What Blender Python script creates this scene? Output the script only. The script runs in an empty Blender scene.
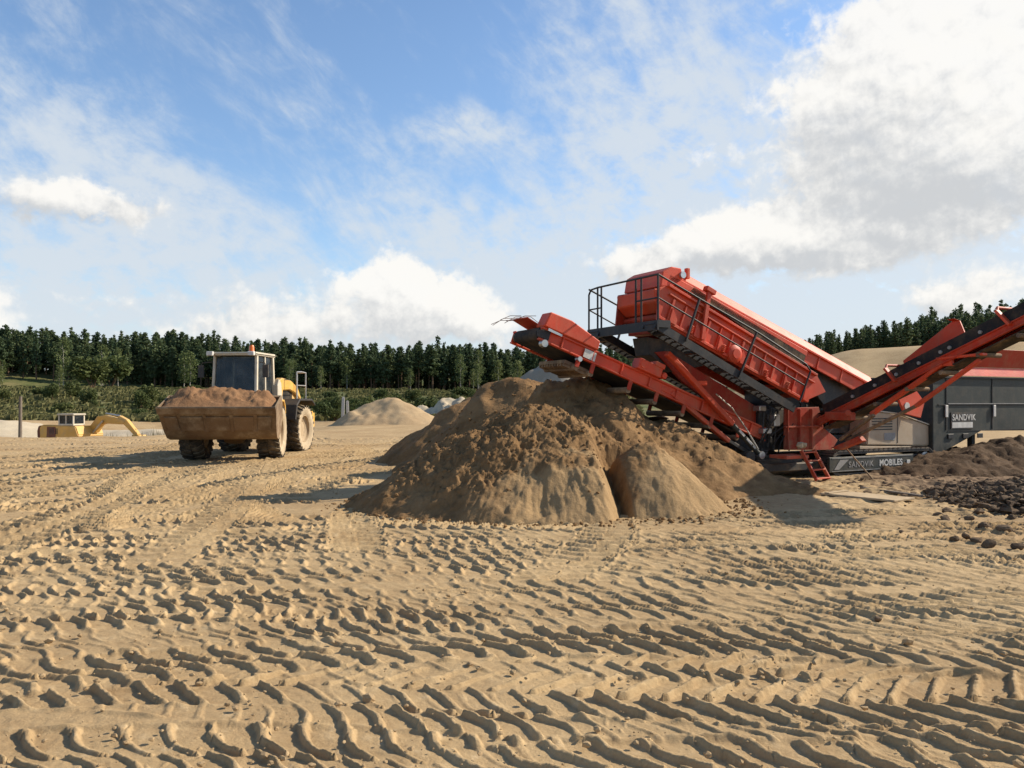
import bpy, bmesh, math, random
import numpy as np
from mathutils import Vector, Matrix

random.seed(7)
RNG = np.random.default_rng(11)
R = math.radians
scene = bpy.context.scene
COL = scene.collection
F_PX, HOR, EYE = 804.0, 402.0, 1.7      # focal length and horizon row measured on the photograph, eye height


# ------------------------------------------------------------------ helpers
def tag(o, label=None, cat=None, group=None, kind=None):
    if label: o['label'] = label
    if cat: o['category'] = cat
    if group: o['group'] = group
    if kind: o['kind'] = kind
    return o


def empty(name, loc=(0, 0, 0), rz=0.0):
    o = bpy.data.objects.new(name, None)
    o.empty_display_size = 0.3
    o.location = loc
    o.rotation_euler = (0, 0, rz)
    COL.objects.link(o)
    return o


def link_mesh(name, me, m, parent=None):
    o = bpy.data.objects.new(name, me)
    if m is not None:
        me.materials.append(m)
    COL.objects.link(o)
    if parent is not None:
        o.parent = parent
    return o


class MB:
    """collects shapes; build() links them as ONE mesh object"""
    def __init__(self):
        self.v, self.f = [], []

    def add(self, vs, fs):
        n = len(self.v)
        self.v.extend([Vector(p) for p in vs])
        self.f.extend([tuple(i + n for i in f) for f in fs])
        return self

    def frame_box(self, c, ax, ay, az):
        c = Vector(c); ax = Vector(ax); ay = Vector(ay); az = Vector(az)
        vs = [c + sx * ax + sy * ay + sz * az for sz in (-1, 1) for sx, sy in ((-1, -1), (1, -1), (1, 1), (-1, 1))]
        return self.add(vs, [(0, 3, 2, 1), (4, 5, 6, 7), (0, 1, 5, 4), (1, 2, 6, 5), (2, 3, 7, 6), (3, 0, 4, 7)])

    def box(self, x0, x1, y0, y1, z0, z1):
        return self.frame_box(((x0 + x1) / 2, (y0 + y1) / 2, (z0 + z1) / 2), ((x1 - x0) / 2, 0, 0), (0, (y1 - y0) / 2, 0), (0, 0, (z1 - z0) / 2))

    def beam(self, p0, p1, w, h, up=(0, 0, 1)):
        p0 = Vector(p0); p1 = Vector(p1); d = (p1 - p0)
        L = d.length; d = d / L
        s = d.cross(Vector(up)).normalized()
        u = s.cross(d).normalized()
        return self.frame_box((p0 + p1) / 2, d * (L / 2), s * (w / 2), u * (h / 2))

    def tube(self, p0, p1, r0, r1=None, n=10):
        if r1 is None: r1 = r0
        p0 = Vector(p0); p1 = Vector(p1); d = (p1 - p0).normalized()
        a = d.orthogonal().normalized(); b = d.cross(a)
        vs = []
        for p, r in ((p0, r0), (p1, r1)):
            vs += [p + r * (math.cos(2 * math.pi * k / n) * a + math.sin(2 * math.pi * k / n) * b) for k in range(n)]
        fs = [(k, (k + 1) % n, n + (k + 1) % n, n + k) for k in range(n)]
        fs += [tuple(range(n - 1, -1, -1)), tuple(range(n, 2 * n))]
        return self.add(vs, fs)

    def path(self, pts, r, n=7):
        pts = [Vector(p) for p in pts]
        vs = []; prev = None
        for i, p in enumerate(pts):
            d = (pts[min(i + 1, len(pts) - 1)] - pts[max(i - 1, 0)]).normalized()
            a = d.orthogonal().normalized() if prev is None else (prev - d * prev.dot(d)).normalized()
            prev = a; b = d.cross(a)
            vs += [p + r * (math.cos(2 * math.pi * k / n) * a + math.sin(2 * math.pi * k / n) * b) for k in range(n)]
        fs = []
        for i in range(len(pts) - 1):
            fs += [(i * n + k, i * n + (k + 1) % n, (i + 1) * n + (k + 1) % n, (i + 1) * n + k) for k in range(n)]
        m = (len(pts) - 1) * n
        fs += [tuple(range(n - 1, -1, -1)), tuple(range(m, m + n))]
        return self.add(vs, fs)

    def prism(self, poly, d):
        d = Vector(d); poly = [Vector(p) for p in poly]; n = len(poly)
        vs = poly + [p + d for p in poly]
        fs = [tuple(range(n)), tuple(range(2 * n - 1, n - 1, -1))]
        fs += [(k, n + k, n + (k + 1) % n, (k + 1) % n) for k in range(n)]
        return self.add(vs, fs)

    def lathe(self, prof, c, axis, n=32):
        """prof: (radius, offset along axis)"""
        c = Vector(c); ax = Vector(axis).normalized(); a = ax.orthogonal().normalized(); b = ax.cross(a)
        m = len(prof); vs = []
        for k in range(n):
            t = 2 * math.pi * k / n
            rd = math.cos(t) * a + math.sin(t) * b
            vs += [c + ax * o + rd * r for r, o in prof]
        fs = []
        for k in range(n):
            k2 = (k + 1) % n
            fs += [(k * m + j, k2 * m + j, k2 * m + j + 1, k * m + j + 1) for j in range(m - 1)]
        return self.add(vs, fs)

    def lump(self, c, r, squash=0.7, jit=0.3, rnd=random):
        c = Vector(c); t = (1 + 5 ** .5) / 2
        base = [(-1, t, 0), (1, t, 0), (-1, -t, 0), (1, -t, 0), (0, -1, t), (0, 1, t), (0, -1, -t), (0, 1, -t), (t, 0, -1), (t, 0, 1), (-t, 0, -1), (-t, 0, 1)]
        q = Matrix.Rotation(rnd.random() * 6.3, 3, 'Z') @ Matrix.Rotation(rnd.random() * 6.3, 3, 'X')
        vs = []
        for p in base:
            w = (q @ Vector(p)).normalized() * r * (1 + jit * (rnd.random() * 2 - 1))
            vs.append(c + Vector((w.x, w.y, w.z * squash)))
        return self.add(vs, [(0, 11, 5), (0, 5, 1), (0, 1, 7), (0, 7, 10), (0, 10, 11), (1, 5, 9), (5, 11, 4), (11, 10, 2), (10, 7, 6), (7, 1, 8), (3, 9, 4), (3, 4, 2), (3, 2, 6), (3, 6, 8), (3, 8, 9), (4, 9, 5), (2, 4, 11), (6, 2, 10), (8, 6, 7), (9, 8, 1)])

    def xf(self, M):
        self.v = [M @ p for p in self.v]
        return self

    def split(self, name, m, parent=None, bevel=0.0, smooth=None):
        """one object for every loose piece that was added"""
        n = len(self.v); up = list(range(n))
        def find(i):
            while up[i] != i:
                up[i] = up[up[i]]; i = up[i]
            return i
        for f in self.f:
            a = find(f[0])
            for i in f[1:]: up[find(i)] = a
        groups = {}
        for f in self.f: groups.setdefault(find(f[0]), []).append(f)
        for fs in groups.values():
            ids = sorted({i for f in fs for i in f}); k = {i: j for j, i in enumerate(ids)}
            MB().add([self.v[i] for i in ids], [tuple(k[i] for i in f) for f in fs]).build(name, m, parent, bevel, smooth)

    def build(self, name, m, parent=None, bevel=0.0, smooth=None, fix=True, seg=1):
        me = bpy.data.meshes.new(name)
        me.from_pydata([tuple(p) for p in self.v], [], self.f)
        if fix or bevel:
            bm = bmesh.new(); bm.from_mesh(me)
            if fix: bmesh.ops.recalc_face_normals(bm, faces=bm.faces)
            if bevel:
                es = [e for e in bm.edges if len(e.link_faces) == 2 and e.calc_face_angle(0) > 0.5]
                bmesh.ops.bevel(bm, geom=es, offset=bevel, segments=seg, affect='EDGES', clamp_overlap=True)
            bm.to_mesh(me); bm.free()
        if smooth is not None:
            me.shade_smooth()
            me.set_sharp_from_angle(angle=R(smooth))
        return link_mesh(name, me, m, parent)


def copy_tree(o, parent=None):
    c = o.copy(); COL.objects.link(c)
    if parent is not None: c.parent = parent
    for ch in list(o.children): copy_tree(ch, c)
    return c


def text_mesh(name, body, size, m, parent, origin, xdir, ydir, depth=0.004, bold=0.0):
    cu = bpy.data.curves.new(name + '_curve', 'FONT')
    cu.body = body; cu.size = size; cu.extrude = depth; cu.offset = bold; cu.space_character = 1.08
    tmp = bpy.data.objects.new(name + '_tmp', cu)
    COL.objects.link(tmp)
    bpy.context.view_layer.update()
    me = bpy.data.meshes.new_from_object(tmp.evaluated_get(bpy.context.evaluated_depsgraph_get()))
    bpy.data.objects.remove(tmp); bpy.data.curves.remove(cu)
    me.name = name
    X = Vector(xdir).normalized(); Y = Vector(ydir).normalized(); Z = X.cross(Y)
    M = Matrix((X, Y, Z)).transposed().to_4x4(); M.translation = Vector(origin)
    me.transform(M)
    me.materials.clear()
    return link_mesh(name, me, m, parent)


# ------------------------------------------------------------------ numpy noise
def _hash(ix, iy, seed):
    h = (ix.astype(np.int64) * 374761393 + iy.astype(np.int64) * 668265263 + seed * 974634777) & 0xffffffff
    h = ((h ^ (h >> 13)) * 1274126177) & 0xffffffff
    return (h ^ (h >> 16)) & 0xffffffff


def perlin(x, y, seed=0):
    ix = np.floor(x); iy = np.floor(y); fx = x - ix; fy = y - iy
    u = fx * fx * fx * (fx * (fx * 6 - 15) + 10); v = fy * fy * fy * (fy * (fy * 6 - 15) + 10)
    def g(dx, dy):
        a = _hash(ix + dx, iy + dy, seed) * (2 * math.pi / 4294967296.0)
        return np.cos(a) * (fx - dx) + np.sin(a) * (fy - dy)
    n0 = g(0, 0) * (1 - u) + g(1, 0) * u
    n1 = g(0, 1) * (1 - u) + g(1, 1) * u
    return (n0 * (1 - v) + n1 * v) * 1.5


def fbm(x, y, seed=0, oct=4, gain=0.5):
    s = np.zeros_like(x); a = 1.0; f = 1.0
    for k in range(oct):
        s += a * perlin(x * f + 17.3 * k, y * f - 9.1 * k, seed + k)
        a *= gain; f *= 2.03
    return s


def sstep(a, b, x):
    t = np.clip((x - a) / (b - a), 0, 1)
    return t * t * (3 - 2 * t)


def grid_mesh(name, P, loop=False):
    """P: (rows, cols, 3) -> quad mesh"""
    n, m = P.shape[:2]
    idx = np.arange(n * m).reshape(n, m)
    if loop:
        idx2 = np.concatenate([idx, idx[:, :1]], axis=1)
    else:
        idx2 = idx
    q = np.stack([idx2[:-1, :-1], idx2[:-1, 1:], idx2[1:, 1:], idx2[1:, :-1]], axis=-1).reshape(-1, 4)
    me = bpy.data.meshes.new(name)
    me.vertices.add(n * m)
    me.vertices.foreach_set('co', P.reshape(-1).astype(np.float32))
    me.loops.add(q.size)
    me.loops.foreach_set('vertex_index', q.reshape(-1).astype(np.int32))
    me.polygons.add(len(q))
    me.polygons.foreach_set('loop_start', (np.arange(len(q)) * 4).astype(np.int32))
    me.polygons.foreach_set('loop_total', np.full(len(q), 4, np.int32))
    me.update(calc_edges=True)
    me.validate()
    me.polygons.foreach_set('use_smooth', np.ones(len(me.polygons), bool))
    return me


# ------------------------------------------------------------------ materials
class NT:
    def __init__(self, nt):
        self.nt = nt; self.N = nt.nodes; self.L = nt.links

    def _in(self, sock, v):
        if isinstance(v, bpy.types.NodeSocket): self.L.new(v, sock)
        elif v is not None: sock.default_value = v

    def math(self, op, a, b=None, c=None, clamp=False):
        n = self.N.new('ShaderNodeMath'); n.operation = op; n.use_clamp = clamp
        self._in(n.inputs[0], a); self._in(n.inputs[1], b)
        if c is not None: self._in(n.inputs[2], c)
        return n.outputs[0]

    def noise(self, vec, scale, detail=4, rough=0.5, dist=0.0, color=False):
        n = self.N.new('ShaderNodeTexNoise')
        if vec is not None: self.L.new(vec, n.inputs['Vector'])
        self._in(n.inputs['Scale'], scale); n.inputs['Detail'].default_value = detail
        n.inputs['Roughness'].default_value = rough; n.inputs['Distortion'].default_value = dist
        return n.outputs['Color' if color else 'Fac']

    def ramp(self, f, a, b):
        n = self.N.new('ShaderNodeMapRange'); n.interpolation_type = 'SMOOTHSTEP'
        self._in(n.inputs['Value'], f)
        n.inputs['From Min'].default_value = a; n.inputs['From Max'].default_value = b
        return n.outputs['Result']

    def mix(self, f, a, b):
        n = self.N.new('ShaderNodeMix'); n.data_type = 'RGBA'
        self._in(n.inputs[0], f)
        for s, v in ((n.inputs[6], a), (n.inputs[7], b)):
            self._in(s, (*v, 1) if isinstance(v, tuple) and len(v) == 3 else v)
        return n.outputs[2]

    def xyz(self, x, y, z):
        n = self.N.new('ShaderNodeCombineXYZ')
        for i, v in enumerate((x, y, z)): self._in(n.inputs[i], v)
        return n.outputs[0]

    def sep(self, v):
        n = self.N.new('ShaderNodeSeparateXYZ'); self.L.new(v, n.inputs[0])
        return n.outputs

    def bump(self, h, strength, dist, normal=None):
        n = self.N.new('ShaderNodeBump'); n.inputs['Strength'].default_value = strength; n.inputs['Distance'].default_value = dist
        self.L.new(h, n.inputs['Height'])
        if normal is not None: self.L.new(normal, n.inputs['Normal'])
        return n.outputs[0]


def new_mat(name):
    m = bpy.data.materials.new(name); m.use_nodes = True
    t = NT(m.node_tree); b = t.N['Principled BSDF']
    return m, t, b


def coords(t, which='Object'):
    n = t.N.new('ShaderNodeTexCoord'); return n.outputs[which]


def paint(name, col, rough=0.45, metal=0.0, dust=0.25, dustcol=(0.34, 0.24, 0.14), scale=2.5, spec=0.5, wear=0.12, mud=0.0):
    """machine paint with uneven sun-fade, streaks and sand dust that has settled on it"""
    m, t, b = new_mat(name)
    co = coords(t)
    n1 = t.noise(co, scale, 6, 0.65)
    n2 = t.noise(co, scale * 7, 5, 0.7)
    n3 = t.noise(co, scale * 0.45, 3, 0.5)
    c = t.mix(t.ramp(n3, 0.3, 0.7), tuple(x * (1 - wear) for x in col), tuple(min(1, x * (1 + wear)) for x in col))
    f = t.math('MULTIPLY', t.ramp(n1, 0.42, 0.72), dust * 1.6)
    f = t.math('ADD', f, t.math('MULTIPLY', t.ramp(n2, 0.5, 0.75), dust * 0.8))
    geo = t.N.new('ShaderNodeNewGeometry')
    up = t.ramp(t.sep(geo.outputs['Normal'])[2], 0.25, 0.95)
    f = t.math('ADD', f, t.math('MULTIPLY', up, dust * 1.2), clamp=True)
    if mud:      # splashes and caked sand low down, thin rain streaks over the panels
        x_, y_, z_ = t.sep(co)
        st = t.noise(t.xyz(t.math('MULTIPLY', x_, 9.0), t.math('MULTIPLY', y_, 9.0), t.math('MULTIPLY', z_, 0.8)), 1.0, 5, 0.65)
        f = t.math('ADD', f, t.math('MULTIPLY', t.ramp(st, 0.50, 0.80), mud * 0.45))
        lo = t.math('MULTIPLY', t.ramp(z_, 2.3, 0.1), t.ramp(t.noise(co, 3.2, 7, 0.75), 0.36, 0.66))
        f = t.math('ADD', f, t.math('MULTIPLY', lo, mud), clamp=True)
    c = t.mix(f, c, dustcol)
    t.L.new(c, b.inputs['Base Color'])
    b.inputs['Metallic'].default_value = metal
    b.inputs['Specular IOR Level'].default_value = spec
    t.L.new(t.math('MULTIPLY_ADD', f, 0.5, rough, clamp=True), b.inputs['Roughness'])
    t.L.new(t.bump(n2, 0.25, 0.01), b.inputs['Normal'])
    return m


def flat(name, col, rough=0.6, spec=0.4):
    m, t, b = new_mat(name)
    co = coords(t)
    n = t.noise(co, 9, 5, 0.65)
    c = t.mix(t.ramp(n, 0.3, 0.75), tuple(x * 0.82 for x in col), tuple(min(1, x * 1.1) for x in col))
    t.L.new(c, b.inputs['Base Color']); b.inputs['Roughness'].default_value = rough; b.inputs['Specular IOR Level'].default_value = spec
    return m


def sand_mat(name, light, dark, patch=0.6, grain=60, bumps=0.5, third=None, big=0.15):
    m, t, b = new_mat(name)
    geo = t.N.new('ShaderNodeNewGeometry'); co = geo.outputs['Position']
    n0 = t.noise(co, big, 4, 0.6)
    n1 = t.noise(co, patch, 6, 0.65, 0.4)
    n2 = t.noise(co, grain, 6, 0.75)
    n3 = t.noise(co, 7, 6, 0.7)
    f = t.math('ADD', t.math('MULTIPLY', n1, 0.5), t.math('ADD', t.math('MULTIPLY', n3, 0.3), t.math('MULTIPLY', n0, 0.2)))
    c = t.mix(t.ramp(f, 0.36, 0.62), dark, light)
    if third is not None:
        c = t.mix(t.math('MULTIPLY', t.ramp(n3, 0.55, 0.8), 0.6), c, third)
    g = t.ramp(n2, 0.25, 0.75)
    mul = t.N.new('ShaderNodeMix'); mul.data_type = 'RGBA'; mul.blend_type = 'MULTIPLY'
    mul.inputs[0].default_value = 0.4
    t.L.new(c, mul.inputs[6])
    t.L.new(t.mix(g, (0.55, 0.5, 0.45), (1.0, 1.0, 1.0)), mul.inputs[7])
    c = mul.outputs[2]
    b.inputs['Roughness'].default_value = 0.95; b.inputs['Specular IOR Level'].default_value = 0.15
    h = t.math('ADD', t.math('MULTIPLY', n2, 0.35), n3)
    t.L.new(t.bump(h, bumps, 0.03), b.inputs['Normal'])
    return m, t, b, c, co


def foliage(name, a, bcol, trans=0.25):
    m, t, b = new_mat(name)
    oi = t.N.new('ShaderNodeObjectInfo')
    geo = t.N.new('ShaderNodeNewGeometry')
    n = t.noise(geo.outputs['Position'], 0.9, 3, 0.6)
    f = t.math('ADD', t.math('MULTIPLY', oi.outputs['Random'], 0.6), t.math('MULTIPLY', t.ramp(n, 0.3, 0.7), 0.4))
    c = t.mix(f, a, bcol)
    t.L.new(c, b.inputs['Base Color']); b.inputs['Roughness'].default_value = 0.75; b.inputs['Specular IOR Level'].default_value = 0.2
    tr = t.N.new('ShaderNodeBsdfTranslucent'); t.L.new(c, tr.inputs['Color'])
    ms = t.N.new('ShaderNodeMixShader'); ms.inputs[0].default_value = trans
    t.L.new(b.outputs[0], ms.inputs[1]); t.L.new(tr.outputs[0], ms.inputs[2])
    t.L.new(ms.outputs[0], t.N['Material Output'].inputs['Surface'])
    return m


M = {}
M['red'] = paint('machine red', (0.60, 0.058, 0.018), 0.45, dust=0.13, spec=0.35, wear=0.2, mud=0.45)
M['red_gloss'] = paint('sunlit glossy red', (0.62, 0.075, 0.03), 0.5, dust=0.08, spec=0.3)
M['red_dull'] = paint('weathered and shaded red', (0.36, 0.030, 0.012), 0.55, dust=0.16, spec=0.25, mud=0.5)  # darker base red paints shade onto the tower, besides the weathering
M['red_dark'] = paint('dirty shaded red', (0.44, 0.035, 0.013), 0.55, dust=0.17, spec=0.25, wear=0.25, mud=0.45)  # base darkened to hold shade on side conveyor frame and pivot, plus dirt
M['frame_grey'] = paint('charcoal steel', (0.022, 0.023, 0.025), 0.55, dust=0.07, metal=0.0, spec=0.3)
M['rubber'] = paint('belt rubber', (0.012, 0.012, 0.013), 0.75, dust=0.10, spec=0.3)
M['rubber_dusty'] = paint('dusty belt rubber', (0.03, 0.026, 0.022), 0.85, dust=0.3, spec=0.2)
M['guts'] = paint('oily dark steel', (0.02, 0.02, 0.02), 0.6, dust=0.2)
M['roller'] = paint('sand coated roller', (0.12, 0.075, 0.045), 0.8, dust=0.6)
M['steel'] = paint('bare steel', (0.45, 0.45, 0.44), 0.35, metal=0.8, dust=0.15)
M['rust'] = paint('rusted steel', (0.16, 0.055, 0.03), 0.8, dust=0.2)
M['beige'] = paint('sand beige paint', (0.43, 0.335, 0.225), 0.5, dust=0.2, mud=0.3)
M['green_grey'] = paint('dark green grey paint', (0.020, 0.027, 0.025), 0.5, dust=0.12, dustcol=(0.17, 0.14, 0.10), spec=0.3, mud=0.28)
M['sticker'] = flat('white decal', (0.60, 0.575, 0.52))
M['sticker_grey'] = flat('faded grey decal', (0.28, 0.27, 0.25))
M['yellow'] = paint('loader yellow', (0.62, 0.34, 0.06), 0.45, dust=0.3, dustcol=(0.42, 0.31, 0.18))
M['cream'] = paint('cream white paint', (0.52, 0.47, 0.37), 0.5, dust=0.35, dustcol=(0.42, 0.32, 0.2))
M['bucket'] = paint('worn bucket steel', (0.15, 0.09, 0.045), 0.7, dust=0.6, dustcol=(0.30, 0.22, 0.135), metal=0.1, wear=0.3)
M['tyre'] = paint('dusty tyre rubber', (0.04, 0.036, 0.032), 0.9, dust=0.3, dustcol=(0.40, 0.30, 0.18), spec=0.2)
M['tyre_side'] = paint('sand coated sidewall', (0.36, 0.285, 0.19), 0.92, dust=0.7, dustcol=(0.50, 0.40, 0.27), spec=0.15)
M['rim'] = paint('dusty rim', (0.34, 0.25, 0.15), 0.75, dust=0.6, dustcol=(0.42, 0.32, 0.2))
M['orange'] = flat('orange beacon plastic', (0.75, 0.16, 0.02), 0.25)
M['wood'] = flat('weathered timber', (0.50, 0.38, 0.235), 0.85, 0.2)
M['concrete'] = flat('pale concrete', (0.48, 0.46, 0.42), 0.9, 0.2)
M['pole'] = flat('grey timber pole', (0.17, 0.14, 0.11), 0.9, 0.2)
M['bark'] = flat('pine bark', (0.15, 0.095, 0.06), 0.95, 0.1)
M['birchbark'] = flat('pale bark', (0.34, 0.31, 0.26), 0.9, 0.1)
M['pine'] = foliage('pine needles', (0.055, 0.088, 0.044), (0.115, 0.145, 0.062), 0.3)
M['leaf'] = foliage('birch leaves', (0.10, 0.135, 0.048), (0.17, 0.19, 0.07), 0.35)
M['bush'] = foliage('shrub leaves', (0.06, 0.085, 0.028), (0.12, 0.13, 0.042), 0.28)
M['grass'] = foliage('dry grass', (0.085, 0.105, 0.034), (0.19, 0.165, 0.07), 0.3)


def glass_mat():
    m, t, b = new_mat('tinted cab glass')
    n = t.noise(coords(t), 2.6, 6, 0.7)
    t.L.new(t.mix(t.ramp(n, 0.4, 0.75), (0.035, 0.045, 0.055), (0.16, 0.165, 0.16)), b.inputs['Base Color'])
    b.inputs['Roughness'].default_value = 0.04; b.inputs['Specular IOR Level'].default_value = 0.6
    tr = t.N.new('ShaderNodeBsdfTransparent'); tr.inputs['Color'].default_value = (0.55, 0.6, 0.63, 1)
    ms = t.N.new('ShaderNodeMixShader'); ms.inputs[0].default_value = 0.36
    t.L.new(tr.outputs[0], ms.inputs[1]); t.L.new(b.outputs[0], ms.inputs[2])
    t.L.new(ms.outputs[0], t.N['Material Output'].inputs['Surface'])
    return m


M['glass'] = glass_mat()


def finish_sand(key, *a, **k):
    m, t, b, c, co = sand_mat(*a, **k)
    t.L.new(c, b.inputs['Base Color'])
    M[key] = m


def pile_mat():
    """moist dark brown sand that has dried pale where it ran down"""
    m, t, b, c, co = sand_mat('moist sand', (0.29, 0.175, 0.08), (0.175, 0.10, 0.043), patch=1.1, bumps=1.0, third=(0.36, 0.235, 0.12))
    a = t.N.new('ShaderNodeAttribute'); a.attribute_name = 'dry'
    n = t.noise(co, 1.6, 6, 0.7); n2 = t.noise(co, 40, 5, 0.75)
    f = t.ramp(t.math('ADD', a.outputs['Fac'], t.math('MULTIPLY', t.math('SUBTRACT', n, 0.5), 1.1)), 0.25, 0.95)
    d = t.mix(t.ramp(n2, 0.3, 0.75), (0.35, 0.235, 0.115), (0.44, 0.31, 0.165))
    c = t.mix(t.math('MULTIPLY', f, 0.6), c, d)
    t.L.new(c, b.inputs['Base Color'])
    return m


M['pile'] = pile_mat()
finish_sand('pile_dry', 'dry sand', (0.46, 0.34, 0.20), (0.36, 0.25, 0.14), patch=0.5, bumps=0.6)
finish_sand('pile_pale', 'pale dry sand', (0.55, 0.47, 0.34), (0.45, 0.37, 0.26), patch=0.4, bumps=0.5)
finish_sand('pile_grey', 'grey gravel', (0.37, 0.32, 0.25), (0.29, 0.25, 0.19), patch=0.5, bumps=0.5)
finish_sand('soil', 'dark soil', (0.12, 0.075, 0.042), (0.06, 0.037, 0.02), patch=1.2, bumps=0.9)
finish_sand('rubble', 'dark rubble stone', (0.19, 0.13, 0.08), (0.08, 0.053, 0.033), patch=3.5, bumps=0.8, third=(0.34, 0.25, 0.16))
finish_sand('clod', 'sand clod', (0.44, 0.32, 0.18), (0.33, 0.225, 0.12), patch=2.0, bumps=0.5)
# ------------------------------------------------------------------ camera, sun, sky
cam_d = bpy.data.cameras.new('camera')
cam_d.sensor_width = 36.0; cam_d.lens = F_PX / 1024 * 36.0
cam_d.shift_y = (HOR - 384.0) / 1024.0
cam_d.clip_start = 0.05; cam_d.clip_end = 6000
cam = bpy.data.objects.new('camera', cam_d); COL.objects.link(cam)
cam.location = (0, 0, EYE); cam.rotation_euler = (R(90), 0, 0)
scene.camera = cam

SUN_EL, SUN_ROT = R(33), R(73)
S = Vector((math.cos(SUN_EL) * math.sin(SUN_ROT), math.cos(SUN_EL) * math.cos(SUN_ROT), math.sin(SUN_EL)))
sl = bpy.data.lights.new('sun', 'SUN'); sl.energy = 4.6; sl.angle = R(0.55); sl.color = (1.0, 0.89, 0.73)
so = bpy.data.objects.new('sun', sl); COL.objects.link(so)
so.rotation_euler = S.to_track_quat('Z', 'Y').to_euler(); so.location = (20, 10, 30)

scene.view_settings.view_transform = 'Standard'
scene.view_settings.look = 'None'
scene.view_settings.exposure = 0.6
scene.view_settings.gamma = 1.0
scene.view_settings.use_curve_mapping = False

world = bpy.data.worlds.new('World'); scene.world = world; world.use_nodes = True


SKYTINT = (0.74, 0.80, 0.84, 1)


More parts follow.
